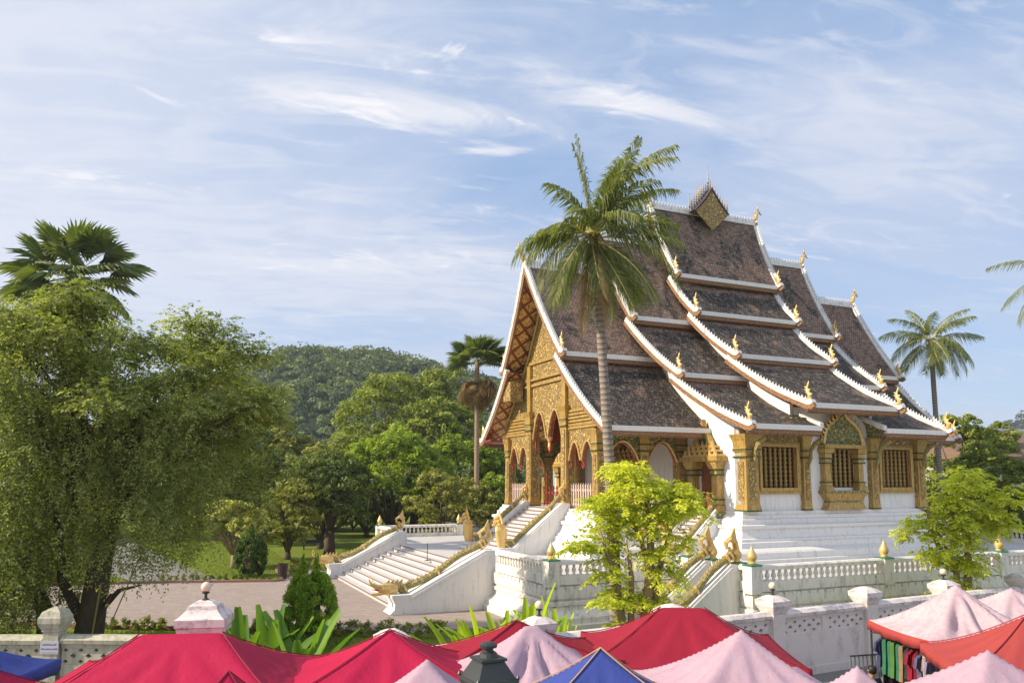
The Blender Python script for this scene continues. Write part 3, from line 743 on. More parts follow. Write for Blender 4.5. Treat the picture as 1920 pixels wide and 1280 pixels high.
# picket railing in the porch bays
M_PICK = plain('pale_pink_pickets', (.66, .50, .42), .5, .4)
for a, b in ((2.75, 5.5), (-5.5, -2.75)):
    mb = MB(); k = 11
    for i in range(k):
        y = a + (b - a) * i / (k - 1); mb.box(XP - .03, XP + .03, y - .045, y + .045, ZF, ZF + 1.25); mb.stack(XP, y, [(ZF+1.25,.05),(ZF+1.45,.005)])
    for z in (ZF + .2, ZF + 1.0): mb.box(XP + .031, XP + .07, a, b, z, z + .09)
    mb.build('railing', M_PICK, temple)
mb = MB()
for i in range(9):
    y = -1.75 + i * .44; mb.box(-11.55, -11.5, y - .03, y + .03, ZF, ZF + (1.9 if i in (1, 7) else 1.1)); mb.stack(-11.525, y, [(ZF+(1.9 if i in (1,7) else 1.1),.06),(ZF+(2.15 if i in (1,7) else 1.3),.005)])
mb.box(-11.49, -11.45, -1.8, 1.8, ZF + .8, ZF + .9); mb.box(-11.49, -11.45, -1.8, 1.8, ZF + .2, ZF + .3); mb.build('gate', M_RED, temple)

# ================================================================== TERRACE with balustrades
terrace = empty('terrace', (TX, TY, 0), TH)
tag(terrace, 'white stained terrace with balustrades and lotus band around the temple', 'terrace')
tp = [(-18.9,-13.7),(-12.8,-13.7),(-12.8,-18.5),(12.8,-18.5),(12.8,-13.7),(18.9,-13.7),(18.9,13.7),(12.8,13.7),(12.8,18.5),(-12.8,18.5),(-12.8,13.7),(-18.9,13.7)]
sweep_base(tp, [(.62,-.1),(.62,.22),(.52,.26),(.50,.48),(.34,.56),(.14,.74),(.12,.92),(.20,.95),(.20,1.08),(.10,1.11),(.12,1.13)]).build('lower_moulding', M_AGED, terrace)
sweep_base(tp, [(.08,1.13),(.16,1.22),(.17,1.5),(.10,1.70),(.03,1.76)]).build('lotus_band', M_AGED, terrace)
q = NT('terrace_marble'); v = q.coord(); n1 = q.noise(v, .7, 5); n2 = q.noise(v, 3, 6, .65, 1.0)
q.col(q.mix((.60, .585, .575), (.40, .385, .38), q.math('MULTIPLY', n1, n2))); q.rough(.5, .35); M_MARBLE = q.m
sweep_base(tp, [(.0,1.76),(.0,1.9)]).build('terrace_floor', M_MARBLE, terrace)
# lotus petals in relief on the band
mb = MB()
def petals(ax, c, a, b, out):
    k = int(abs(b - a) / .42)
    for i in range(k):
        h = a + (b - a) * (i + .5) / k; w = .17
        ring = [(h - w, 1.70), (h - w, 1.42), (h, 1.22), (h + w, 1.42), (h + w, 1.70)]
        o0, o1 = c + out * .14, c + out * .175
        mb.prism(ring, 'x' if ax == 'x' else 'y', min(o0, o1), max(o0, o1))
for a_ in (('y', -18.5, -12.7, 12.7, -1), ('y', -13.7, -18.8, -12.9, -1), ('x', -18.9, -13.6, -8.0, -1), ('x', -12.8, -18.4, -17.8, -1), ('x', -18.9, 8.0, 13.6, -1)):
    mb = MB(); petals(*a_); mb.build('lotus_petals', M_AGED, terrace)
def bal_mesh():
    mb = MB(); mb.lathe([(.055,0),(.07,.03),(.05,.07),(.10,.17),(.085,.25),(.045,.33),(.065,.37),(.055,.42)], n=8)
    o = mb.build('baluster', M_AGED, None, True); me = o.data; bpy.data.objects.remove(o); return me
ME_BAL = bal_mesh()
def fin_mesh():
    mb = MB(); mb.lathe([(.17,0),(.20,.05),(.14,.10),(.20,.20),(.23,.30),(.20,.42),(.12,.56),(.06,.68),(.015,.82)], n=10)
    o = mb.build('lotus_finial', M_GFIN, None, True); me = o.data; bpy.data.objects.remove(o); return me
ME_FIN = fin_mesh()
posts = set()
def post(x, y):
    if (x, y) in posts: return
    posts.add((x, y))
    mb = MB(); mb.stack(x, y, [(1.70,.25),(2.74,.25)]); p = mb.build('balustrade_post', M_AGED, terrace)
    mb = MB(); mb.stack(x, y, [(2.741,.28),(2.77,.28),(2.80,.22)]); mb.build('post_cap', M_GREEN, p)
    link('lotus_finial', ME_FIN, p, Matrix.Translation((x, y, 2.79)) @ Matrix.Diagonal((.86, .86, .88, 1)))
def balustrade(a, b, pa=True, pb=True, bal=True):
    A, B = Vector(a), Vector(b); d = B - A; L = d.length; ang = math.atan2(d.y, d.x)
    mb = MB(); g = .26
    mb.box(g, L - g, -.17, .17, 1.762, 2.14); mb.box(g, L - g, -.19, .19, 2.56, 2.70)
    mb.rings([[(g, -.16, 2.701), (g, .16, 2.701), (g, .10, 2.76), (g, -.10, 2.76)], [(L-g, -.16, 2.701), (L-g, .16, 2.701), (L-g, .10, 2.76), (L-g, -.10, 2.76)]])
    o = mb.build('balustrade', M_AGED, terrace); o.location = (A.x, A.y, 0); o.rotation_euler = (0, 0, ang)
    if bal:
        k = max(2, int((L - .5) / .30))
        for i in range(k): link('baluster', ME_BAL, o, Matrix.Translation((.26 + (L - .52) * (i + .5) / k, 0, 2.14)))
    if pa: post(*a)
    if pb: post(*b)
balustrade((-18.9,-8.05), (-18.9,-13.7), False); balustrade((-18.9,-13.7), (-12.8,-13.7), pb=False); balustrade((-12.8,-13.7), (-12.8,-14.6), False, bal=False); balustrade((-12.8,-14.6), (-12.8,-16.2))
balustrade((-12.8,-17.65), (-12.8,-18.5)); balustrade((-12.8,-18.5), (-5.8,-18.5)); balustrade((-5.8,-18.5), (1.5,-18.5)); balustrade((1.5,-18.5), (8.4,-18.5)); balustrade((8.4,-18.5), (12.8,-18.5)); balustrade((12.8,-18.5), (12.8,-13.7)); balustrade((12.8,-13.7), (18.9,-13.7)); balustrade((18.9,-13.7), (18.9,-7)); balustrade((18.9,-7), (18.9,0), False, bal=False)
balustrade((-18.9,8.05), (-18.9,13.7), False); balustrade((-18.9,13.7), (-12.8,13.7)); balustrade((-12.8,13.7), (-12.8,18.5)); balustrade((-12.8,18.5), (-5.8,18.5))

# ------------------------------------------------------------------ stairs (each staircase a thing)
def naga_rail(path, parent, head, w=.20, tailcurl=True):
    """gilded serpent along the top of a stair wall; path runs from the head up to the tail (x, y, z)."""
    P = [Vector(p) for p in path]; mb = MB()
    k = 26; pts = []
    for i in range(k + 1):
        t = i / k * (len(P) - 1); j = min(int(t), len(P) - 2); p = P[j].lerp(P[j+1], t - j)
        p = p + Vector((0, 0, .07 * math.sin(i * 2 * PI / 6.5))); pts.append(p)
    mb.tube(pts, [.18 - .05 * i / k for i in range(k + 1)], 7, flat=(.62, 1.0))
    b = mb.build('naga_body', M_NAGA, parent, True)
    mb = MB()
    d = (P[-1] - P[0]).normalized()
    for i in range(k * 2):
        p = pts[i // 2].lerp(pts[min(i // 2 + 1, k)], (i % 2) / 2) + Vector((0, 0, .165 - .04 * i / (2 * k)))
        mb.add([p - d*.09 - Vector((0,.03,0)), p + d*.09 - Vector((0,.03,0)), p + d*.09 + Vector((0,.03,0)), p - d*.09 + Vector((0,.03,0)), p + d * .05 + Vector((0,0,.12))], [(0,1,4),(1,2,4),(2,3,4),(3,0,4)])
    for j in (6, 12, 18, 23): mb.tube([pts[j] - d * .05, pts[j] + d * .05], [.215, .215], 8, flat=(.66, 1))
    mb.build('naga_spine', M_GFIN, parent)
    h = P[0]; f = Vector((P[0].x - P[1].x, P[0].y - P[1].y, 0)).normalized()
    U_ = Vector((0, 0, 1)); S_ = Vector((-f.y, f.x, 0))
    mb = MB()
    if head == 'flat':        # a long open-jawed head lying forward
        mb.tube([h - f*.1, h + f*.25 + U_*.05, h + f*.55 + U_*.08, h + f*.75 + U_*.06], [.27, .31, .25, .14], 8, flat=(.75, 1))
        mb.tube([h + f*.6 + U_*.10, h + f*.85 + U_*.16, h + f*1.1 + U_*.32, h + f*1.2 + U_*.55], [.17, .13, .09, .02], 7, flat=(.9, .8))
        mb.tube([h + f*.5 - U_*.10, h + f*.85 - U_*.16, h + f*1.1 - U_*.12], [.16, .12, .04], 7, flat=(1.1, .6))
        for i in range(5):
            p = h + f * (.72 + .1 * i) + U_ * (.22 + .045 * i * i * .5); mb.tube([p, p + U_ * .13], [.035, .004], 4)
        for i in range(4): mb.prism([((h + f*(.4 - .2*i)).x - .12, h.z + .22), ((h + f*(.4 - .2*i)).x + .14, h.z + .22), ((h + f*(.4 - .2*i)).x + .16, h.z + .50)], 'y', h.y - .03, h.y + .03)
        hd = mb.build('naga_head', M_GFIN, parent, False)
        mb = MB(); mb.tube([h + f*.55 + U_*.0, h + f*.8 + U_*.02, h + f*1.05 + U_*.08], [.10, .08, .02], 6, flat=(1, .5)); mb.build('naga_tongue', M_RED2, parent)
    else:                      # many-headed hood standing upright
        mb.tube([h + U_*-.45, h + f*.05 + U_*.0, h + f*.08 + U_*.5, h + f*.12 + U_*.8], [.22, .26, .30, .20], 9, flat=(1.15, .75))
        for i in range(-2, 3):
            a = i * .42; o = S_ * math.sin(a) * .40; top = h + f*.14 + U_ * (1.12 - .18 * abs(i)) + o
            mb.tube([h + f*.12 + U_*.55 + o * .5, top, top + f*.16 + U_*.06, top + f*.32 - U_*.02], [.14, .13, .12, .05], 6)
            mb.tube([top + U_*.05, top + U_*.26 - f*.02, top + U_*.55 + f * .05], [.08, .05, .008], 5)
        for i in range(5):
            mb.tube([h + U_*(-.3 + .2*i), h + U_*(-.24 + .2*i)], [.26 + .01*i, .26 + .01*i], 9, flat=(1.15, .8))
        mb.build('naga_hood', M_GFIN, parent, False)
    if tailcurl:
        e = P[-1]; g = (P[-1] - P[-2]); g.z = 0; g.normalize(); mb = MB()
        mb.tube([e, e + g*.18 + U_*.18, e + g*.12 + U_*.45, e - g*.12 + U_*.58, e - g*.32 + U_*.44, e - g*.28 + U_*.22, e - g*.12 + U_*.26], [.17, .18, .16, .14, .12, .09, .05], 7, flat=(.7, 1))
        mb.prism([((e + g*.2).x, e.z + .5), ((e - g*.1).x, e.z + .66), ((e + g*.1).x, e.z + 1.02)], 'y', e.y - .04, e.y + .04)
        mb.build('naga_tail', M_GFIN, parent)
def stairs(name, label, x0, x1, y0, y1, z0, z1, n, wt, foot_h, top_h, head, railtail=True, ext=.35, group='white staircases with gilded serpent walls'):
    r = empty(name, (TX, TY, 0), TH); tag(r, label, 'staircase', group)
    mb = MB(); dx = (x1 - x0 - ext) / n; dz = (z1 - z0) / n
    for i in range(n):
        xa = x0 + ext + i * dx; mb.box(xa, x1 if i == n-1 else x1, y0, y1, z0 - .05 if i == 0 else z0 + dz*i + .001, z0 + dz * (i + 1))
    st = mb.build('steps', M_MARBLE, r)
    mb = MB()
    for i in range(n):
        xa = x0 + ext + i * dx; zt = z0 + dz * (i + 1); mb.box(xa - .035, xa - .002, y0, y1, zt - .05, zt + .003)
    mb.build('step_nosing', M_NOSE, st)
    for s, yc in ((-1, y0 - wt / 2), (1, y1 + wt / 2)):
        mb = MB(); poly = [(x0, z0 - .1), (x1, z0 - .1), (x1, z1 + top_h), (x1 - .5, z1 + top_h), (x0 + .75, z0 + foot_h), (x0 - .12, z0 + foot_h), (x0 - .12, z0 + foot_h - .12), (x0 + .02, z0 + foot_h * .55), (x0, z0 + .25), (x0 - .22, z0 + .05)]
        mb.prism(poly, 'y', yc - wt / 2, yc + wt / 2); wl = mb.build('stair_wall', M_WHITE, r)
        mb = MB(); e = .05
        mb.prism([(x0 + .75, z0 + foot_h - .22), (x1 - .5, z1 + top_h - .22), (x1 - .5, z1 + top_h - .12), (x0 + .75, z0 + foot_h - .12)], 'y', yc - wt/2 - e, yc + wt/2 + e); mb.build('wall_moulding', M_WHITE, wl)
        g = empty('naga_balustrade', (0, 0, 0)); g.parent = r
        rise = .25
        if head == 'flat': path = [(x0 + .15, yc, z0 + foot_h + rise - .08), (x0 + .85, yc, z0 + foot_h + rise), (x1 - .55, yc, z1 + top_h + rise), (x1 - .25, yc, z1 + top_h + rise + .12)]
        else: path = [(x0 + .25, yc, z0 + foot_h + .45), (x0 + .55, yc, z0 + foot_h + .10), (x0 + 1.0, yc, z0 + foot_h + .28), (x1 - .5, yc, z1 + top_h + .28), (x1 - .1, yc, z1 + top_h + .36)]
        naga_rail(path, g, head, tailcurl=railtail)
    return r
M_NOSE = plain('brown_nosing', (.20, .13, .10), .6, .3, var=.3)
stairs('staircase', 'wide low white staircase with gold serpents leading up from the brick forecourt', -23.75, -18.9, -6.75, 6.75, 0, 1.9, 10, 1.15, .88, .80, 'flat')
# upper flight to the porch
r_ = stairs('staircase', 'narrow steep staircase with hooded gold serpents up to the porch', -16.5, -12.25, -2.05, 2.05, 1.9, 4.4, 13, .95, .42, .30, 'hood')
# side flights
stairs('staircase', 'small side staircase with curled gold serpents behind the red canopy', -16.6, -12.8, -17.5, -16.35, 0, 1.9, 10, .42, .9, .85, 'flat', ext=.2)
stairs('staircase', 'short upper staircase with gold serpents to the side door', -10.1, -6.45, -8.75, -7.15, 1.9, 4.4, 13, .5, .35, .10, 'hood', railtail=False)
sgn = empty('sign_stand', LW(-20.0, -.9, 1.62)); tag(sgn, 'thin dark metal post stand on the upper front steps', 'post stand')
mb = MB(); mb.tube([(0,0,0),(0,0,.95)], .022, 6); mb.build('pole', M_GLINE, sgn); mb = MB(); mb.lathe([(.16,0),(.15,.03),(.03,.05)], n=10); mb.build('base', M_GLINE, sgn)

# ================================================================== GROUND
q = NT('lawn'); v = q.coord('Object'); n1 = q.noise(v, .25, 5, .6); n2 = q.noise(v, 6, 6, .7)
q.col(q.mix(q.mix((.075, .12, .013), (.20, .25, .028), n1), (.24, .27, .05), q.mr(n2, .45, .75))); q.rough(.9, .1); q.bump(n2, .8, .08); M_LAWN = q.m
mb = MB(); S = 650
N = 24
mb.add([(250 - S + 2*S*i/N, 480 - S + 2*S*j/N, 0) for j in range(N+1) for i in range(N+1)], [(j*(N+1)+i, j*(N+1)+i+1, (j+1)*(N+1)+i+1, (j+1)*(N+1)+i) for j in range(N) for i in range(N)])
struct(mb.build('ground', M_LAWN))
q = NT('brick_paving'); tc = q.coord('Object', rot=(0, 0, R(24)))
br = q.n('ShaderNodeTexBrick'); q.l(tc, br.inputs['Vector'])
for k, vv in (('Scale', 1.0), ('Mortar Size', .012), ('Brick Width', .40), ('Row Height', .20)): br.inputs[k].default_value = vv
br.inputs['Color1'].default_value = (.27, .22, .19, 1); br.inputs['Color2'].default_value = (.37, .305, .265, 1); br.inputs['Mortar'].default_value = (.22, .18, .165, 1)
n1 = q.noise(tc, .5, 5, .6); n2 = q.noise(tc, 4, 5, .7); q.col(q.mix(br.outputs[0], q.mix((.20, .155, .14), (.46, .38, .345), n1), q.mr(n2, .3, .7, .1, .6))); q.rough(.8, .2); M_BRICK = q.m
def sheet(name, pts, z, m, thick=0):
    mb = MB()
    if thick: mb.prism([tuple(p) for p in pts], 'z', z - thick, z)
    else: mb.add([(x, y, z) for x, y in pts], [tuple(range(len(pts)))])
    return struct(mb.build(name, m))
W2 = lambda x, y: tuple(LW(x, y)[:2])
court = [(-30, 33.9), (-10, 31.6), (-4.2, 31.0), W2(-21.5, -12), W2(-18.5, -13), W2(-18.5, 13.2), W2(-26.3, 12.2), (-14.4, 48.6), (-13.9, 46.9), (-21, 46.2), (-30, 45.0), (-40, 46)]
sheet('forecourt', court, .012, M_BRICK)
M_ASPH = plaster('street_paving', (.22, .21, .20), .5, (.08, .08, .08))
sheet('street', [(-60, -30), (60, -30), (60, 40), (26, 33.4), (-2.8, 18.6), (-8, 19.9), (-60, 19.9)], .008, M_ASPH)
sheet('path', [(-22, 46.2), (-17, 46.4), (-30, 66), (-52, 100), (-66, 100), (-40, 66)], .016, M_ASPH)
M_KERB = plaster('kerb_brick', (.27, .15, .12), .6)
def kerb(pts, w=.22, h=.14):
    mb = MB()
    for a, b in zip(pts[:-1], pts[1:]):
        A, B = Vector(a), Vector(b); d = (B - A).normalized(); n = Vector((-d.y, d.x)) * w / 2; B = B - d * .003
        mb.prism([tuple(A - n), tuple(B - n), tuple(B + n), tuple(A + n)], 'z', -.02, h)
    return struct(mb.build('kerb', M_KERB))
kerb([(-40, 45.6), (-30, 44.9), (-21, 46.05), (-14.0, 46.75)]); kerb([(-13.8, 46.95), (-14.3, 48.7)]); kerb([(-14.0, 48.9), W2(-26.2, 12.4)])
kerb([(-30, 33.7), (-10, 31.4), (-4.3, 30.9)])

# ================================================================== STREET WALL with posts and globe lamps
wall = empty('boundary_wall', (0, 0, 0)); tag(wall, 'weathered white boundary wall with pierced diamond panels beside the market', 'wall')
wd = Vector((7.24, 3.7, 0)).normalized(); WANG = math.atan2(wd.y, wd.x)
def wallpt(x): return Vector((x, 20.3 + .511 * (x - .7), 0))
def pierced(L, z0, z1, t, parent, m, rows=3, cw=.2):
    """panel with a quincunx of diamond holes between z0 and z1, x from 0 to L, as a solid with real holes"""
    mb = MB(); n = int(L / cw); ch = (z1 - z0) / rows; x0 = (L - n * cw) / 2; y0, y1 = -t / 2, t / 2
    if x0 > .001: mb.box(0, x0, y0, y1, z0, z1); mb.box(L - x0, L, y0, y1, z0, z1)
    for i in range(n):
        for j in range(rows):
            a, b, c, d = x0 + i*cw, x0 + (i+1)*cw, z0 + j*ch, z0 + (j+1)*ch
            if (i + j) % 2: mb.box(a, b, y0, y1, c, d); continue
            mx, mz = (a+b)/2, (c+d)/2; k = .36 if j != 1 else .46; hx_, hz = cw*k, ch*k
            D = [(mx-hx_, mz), (mx, mz-hz), (mx+hx_, mz), (mx, mz+hz)]; Q = [(a,c),(b,c),(b,d),(a,d)]
            for e in range(4):
                poly = [Q[e], Q[(e+1)%4], D[(e+2)%4], D[(e+1)%4]] if False else [Q[e], Q[(e+1) % 4], D[(e+2) % 4], D[(e+1) % 4]]
                mb.prism(poly, 'y', y0, y1)
            
    return mb.build('pierced_panel', m, parent)
def wall_run(p, qd, H=2.0, m=M_FENCE, mc=M_CAP, rows=3):
    p, qd = Vector(p), Vector(qd); d = qd - p; L = d.length
    o = MB(); g = .24; o.box(g, L - g, -.13, .13, -.05, H - .72); o.box(g, L - g, -.13, .13, H - .30, H - .20); w = o.build('wall_section', m, wall); w.location = p; w.rotation_euler = (0, 0, math.atan2(d.y, d.x))
    c = MB(); c.rings([[(x, -.20, H - .20), (x, .20, H - .20), (x, .22, H - .10), (x, .10, H), (x, -.10, H), (x, -.22, H - .10)] for x in [g + (L - 2*g) * i / 8 for i in range(9)]]); c.build('coping', mc, w)
    mid = L / 2; pl = MB(); pl.box(mid - .12, mid + .12, -.13, .13, H - .7195, H - .3005); pl.box(g, L - g, -.17, .17, -.02, .25); pl.build('wall_pier', m, w)
    for a in (g, mid + .12):
        q_ = pierced(mid - .12 - g, H - .7195, H - .3005, .2, w, m, rows); q_.location = (a, 0, 0)
M_GLOBE = plain('cream_globe', (.74, .64, .48), .3, .5, var=.03)
M_IRON = plain('dark_iron', (.03, .035, .035), .45, .5, var=.3)
def globe_lamp(loc, label, r=.11):
    g = empty('globe_lamp', loc); tag(g, label, 'lamp', 'globe lamps on the wall posts')
    mb = MB(); mb.lathe([(r*.9,0),(r*.8,.02),(.035,.06),(.03,r*1.3),(r*.7,r*1.5),(r*.75,r*1.75)], n=10); mb.build('stem', M_IRON, g)
    mb = MB(); pr = [(max(.004, r * math.sin(PI * i / 10)), r - r * math.cos(PI * i / 10)) for i in range(11)]; mb.lathe(pr, (0, 0, r * 1.72), 16); mb.build('globe', M_GLOBE, g, True)
def wpost(p, H, hw, m=M_FENCE, mc=M_CAP, style=0, ang=None):
    o = MB()
    if style == 0: o.stack(0, 0, [(-.05,hw*.80),(H-.78,hw*.80),(H-.42,hw*.86),(H-.40,hw*.95)])
    else: o.stack(0, 0, [(-.05,hw*.8),(H-.55,hw*.8),(H-.5,hw*.92),(H-.44,hw*.92)])
    w = o.build('wall_post', m, wall); w.location = p; w.rotation_euler = (0, 0, WANG if ang is None else ang)
    c = MB()
    if style == 0: c.stack(0, 0, [(H-.399,hw*.86),(H-.18,hw*1.22),(H-.03,hw*1.26),(H-.02,hw*1.16),(H+.07,hw*.75),(H+.12,hw*.35)])
    elif style == 1: c.stack(0, 0, [(H-.439,hw*1.0),(H-.30,hw*1.22),(H-.16,hw*1.22),(H-.13,hw*1.12),(H-.02,hw*.95),(H+.05,hw*.5),(H+.09,hw*.15)])
    else: c.stack(0, 0, [(H-.439,hw*1.15),(H-.30,hw*1.2),(H-.28,hw*1.28),(H-.12,hw*1.28),(H-.06,hw*1.08),(H+.06,hw*.80),(H+.14,hw*.74),(H+.20,hw*.45),(H+.23,hw*.2)])
    c.build('post_cap', mc, w)
PX = [-6.3, -2.8, .7, 4.5, 7.94, 11.6, 15.2, 19.2, 23.2]
for a, b in zip(PX[1:-1], PX[2:]): wall_run(wallpt(a), wallpt(b))
lab = {.7: 'cream globe lamp on the wall post above the strappy plants', 7.94: 'cream globe lamp on the post right of the red canopy', 15.2: 'pale globe lamp behind the peak of the pink canopy'}
for i, x in enumerate(PX[1:]):
    p = wallpt(x); wpost(p, 2.36, .30 if x > 2 else .28)
    if x in lab: globe_lamp((p.x, p.y, 2.46), lab[x])
wpost((-6.72, 17.3, 0), 3.10, .40, style=2, ang=R(8)); globe_lamp((-6.72, 17.3, 3.31), 'cream globe lamp on the large stained gate post', .11)
wpost((-11.75, 20.35, 0), 2.62, .24, M_MOSSY, M_MOSSY, 1, 0)
wall_run((-18, 20.5, 0), (-11.75, 20.4, 0), 1.98, M_MOSSY, M_MOSSY); wall_run((-11.75, 20.4, 0), (-8.6, 20.25, 0), 2.0, M_MOSSY, M_MOSSY)
sg = empty('notice', (-11.75, 20.35 - .24*.8 - .012, 1.72)); tag(sg, 'small pale notice with two lines of blue script on the mossy post', 'sign')
mb = MB(); mb.box(-.23, .23, -.01, .01, -.16, .16); mb.build('board', plain('notice_board', (.50, .50, .56), .5), sg)
rr = random.Random(5); mb = MB()
for z, n_, w_ in ((.055, 9, .36), (-.05, 12, .42)):
    for i in range(n_):
        x = -w_/2 + w_ * i / n_; h_ = rr.uniform(.022, .04); mb.tube([(x, -.013, z), (x + .012, -.013, z + h_), (x + .022, -.013, z + h_*.4), (x + .028, -.013, z + h_)], .0035, 4)
mb.box(-.2, .2, -.014, -.0105, -.125, -.12); mb.build('lettering', plain('blue_lettering', (.05, .06, .22), .6), sg)

# ================================================================== MARKET CANOPIES
M_CRIM = cloth('crimson_canvas', (.52, .010, .068)); M_DRED = cloth('dark_red_canvas', (.36, .014, .038)); M_SALM = cloth('faded_red_canvas', (.46, .072, .065))
M_PINK = cloth('faded_pink_sheet', (.56, .40, .48), (.50, .27, .36), .45); M_PINKW = cloth('pale_pink_sheet', (.68, .53, .57), (.60, .30, .33), .6)
M_BLUE = cloth('blue_canvas', (.055, .085, .36)); M_POLE = plain('grey_steel_pole', (.16, .165, .17), .4, .5, .6); M_POLEW = plain('pale_steel_pole', (.60, .57, .52), .45, .4, .2)
M_SEAM = plain('tan_seam', (.45, .30, .18), .7)
seamm = {}
for a_, c_ in ((M_CRIM, (.22,.008,.028)), (M_DRED, (.16,.008,.018)), (M_SALM, (.30,.03,.03))): seamm[a_] = plain('seam_of_' + a_.name, c_, .7)
def canopy(label, m, loc, rot, w, d, eave, peak, ridge=0.0, val=.24, seed=0, polem=None, seam=False, wr=.03, sidem=None, group='market canopies along the street', base=None):
    t = empty('market_canopy', (loc[0], loc[1], 0), R(rot)); tag(t, label, 'canopy', group)
    n = 44; rr = random.Random(seed); ph = [rr.uniform(0, 6) for _ in range(6)]
    def zf(u, v):
        x = u * w / 2; xr = max(0, abs(x) - ridge / 2) / (w / 2 - ridge / 2); s = 1 - max(xr, abs(v))
        a = abs(xr - abs(v))
        z = eave + (peak - eave) * (s ** 1.28)
        edge = max(abs(u), abs(v)); sag = (1 - min(abs(u), abs(v)) ** 2) * (edge ** 6) * -.05
        rad = math.atan2(v, u)
        wrk = wr * 1.5 * (1 - s) * s * 3.2 * (math.sin(rad * 11 + ph[0]) * .5 + math.sin(rad * 23 + ph[1]) * .3 + math.sin(u * 6 + v * 5 + ph[2]) * .4) * min(1, a * 5)
        belly = -.07 * math.sin(PI * s) * (1 - abs(a - .5) * .6)
        return z + sag + wrk + belly
    vs = []; fs = []
    for j in range(n + 1):
        for i in range(n + 1):
            u, v = 2 * i / n - 1, 2 * j / n - 1; vs.append((u * w / 2, v * d / 2, zf(u, v)))
    for j in range(n):
        for i in range(n): a = j * (n + 1) + i; fs.append((a, a + 1, a + n + 2, a + n + 1))
    mb = MB(); mb.add(vs, fs); c = mb.build('canopy_top', m, t, True)
    so_ = c.modifiers.new('thickness', 'SOLIDIFY'); so_.thickness = .012; so_.offset = -1
    mb = MB(); ring = [(i, 0) for i in range(n)] + [(n, j) for j in range(n)] + [(n - i, n) for i in range(n)] + [(0, n - j) for j in range(n)]
    V = []; F = []; k = len(ring)
    for q_, (i, j) in enumerate(ring):
        x, y, z = vs[j * (n + 1) + i]; o = .012 * math.sin(q_ * .9 + ph[3]) + .01
        sx_ = 1 + o / (w / 2); V += [(x * 1.002, y * 1.002, z + .004), (x * sx_, y * sx_, z - val * (1 + .08 * math.sin(q_ * .37 + ph[5])))]
    for q_ in range(k): b = (q_ + 1) % k; F.append((2*q_, 2*q_+1, 2*b+1, 2*b))
    mb.add(V, F)
    if sidem: mb.mi = [1 if q_ >= 3 * n - 3 else 0 for q_ in range(k)]
    vl = mb.build('valance', [base or m, sidem] if sidem else (base or m), t, True); so_ = vl.modifiers.new('thickness', 'SOLIDIFY'); so_.thickness = .01
    pm = polem or M_POLE
    for sx_ in (-1, 1):
        for sy_ in (-1, 1):
            mb = MB(); x, y = sx_ * (w / 2 - .05), sy_ * (d / 2 - .05); mb.box(x - .022, x + .022, y - .022, y + .022, .02, eave - .02); mb.box(x - .06, x + .06, y - .06, y + .06, .0, .019); mb.build('pole', pm, t)
    mb = MB()
    for sy_ in (-1, 1): mb.tube([(-w/2+.06, sy_*(d/2-.05), eave-.32), (0, sy_*(d/2-.05), eave-.12), (w/2-.06, sy_*(d/2-.05), eave-.32)], .014, 4)
    for sx_ in (-1, 1): mb.tube([(sx_*(w/2-.05), -d/2+.06, eave-.32), (sx_*(w/2-.05), 0, eave-.12), (sx_*(w/2-.05), d/2-.06, eave-.32)], .014, 4)
    mb.build('frame_truss', pm, t)
    if seam or m in seamm:
      for sx_ in (-1, 1):
            for sy_ in (-1, 1):
                mb = MB(); pts = []
                for i in range(23):
                    f_ = i / 22; x = sx_ * (ridge / 2 + (w / 2 - ridge / 2) * f_); y = sy_ * d / 2 * f_
                    pts.append((x, y, zf(x / (w / 2), y / (d / 2)) + (.016 if seam else .018)))
                mb.tube(pts, .012 if seam else .011, 5); mb.build('hip_seam', M_SEAM if seam else seamm[m], t)
    return t
canopy('large crimson ridged canopy at far left in front of the gate post', M_CRIM, (-6.1, 14.6), 7, 4.9, 4.5, 2.2, 3.12, 1.45, seed=1)
canopy('crimson peaked canopy between the gate post and the lantern', M_CRIM, (-2.32, 15.05), 8, 4.3, 3.7, 2.2, 3.1, 0, seed=2)
canopy('small red canopy tip in front of the large crimson one', M_CRIM, (-3.9, 10.95), 10, 2.6, 2.5, 2.25, 3.3, 0, seed=3)
canopy('dark blue canopy with hanging edge at the left border', M_BLUE, (-11.30, 15.6), 0, 3.2, 3.0, 2.12, 3.0, 0, seed=4)
canopy('red canopy corner at the bottom left border', M_CRIM, (-8.5, 12.1), 5, 2.8, 2.6, 2.45, 3.3, 0, seed=5)
canopy('pale pink canopy left of the black lantern', M_PINK, (-1.26, 11.75), 6, 3.0, 2.8, 2.3, 3.3, 0, seed=6, wr=.02)
canopy('low red canopy behind the wrinkled pink sheet', M_DRED, (.1, 16.75), 14, 3.9, 2.4, 2.3, 2.98, 0, seed=7)
canopy('wrinkled pink canopy right of the black lantern with folds', M_PINK, (.36, 14.95), 14, 2.9, 2.4, 2.36, 3.2, .25, seed=8, wr=.10, base=M_DRED)
canopy('bright blue canopy with tan seams in the front row', M_BLUE, (1.40, 12.55), 5, 3.6, 2.7, 2.25, 3.28, 0, seed=9, seam=True)
canopy('wide dark red ridged canopy below the twin trunk tree', M_DRED, (3.78, 17.5), -5, 4.5, 3.5, 2.24, 3.13, .95, seed=10)
canopy('small red canopy tip between blue and pink canopies', M_CRIM, (2.38, 9.9), 4, 1.5, 1.3, 2.7, 3.34, 0, seed=11)
canopy('tall pink canopy overlapping the wide dark red one', M_PINK, (4.04, 13.96), 4, 3.3, 3.0, 2.3, 3.32, 0, seed=12, wr=.035)
canopy('narrow pink canopy tip right of the tall pink one', M_PINK, (5.12, 11.8), 12, 2.3, 2.4, 2.3, 3.2, 0, seed=13, wr=.03)
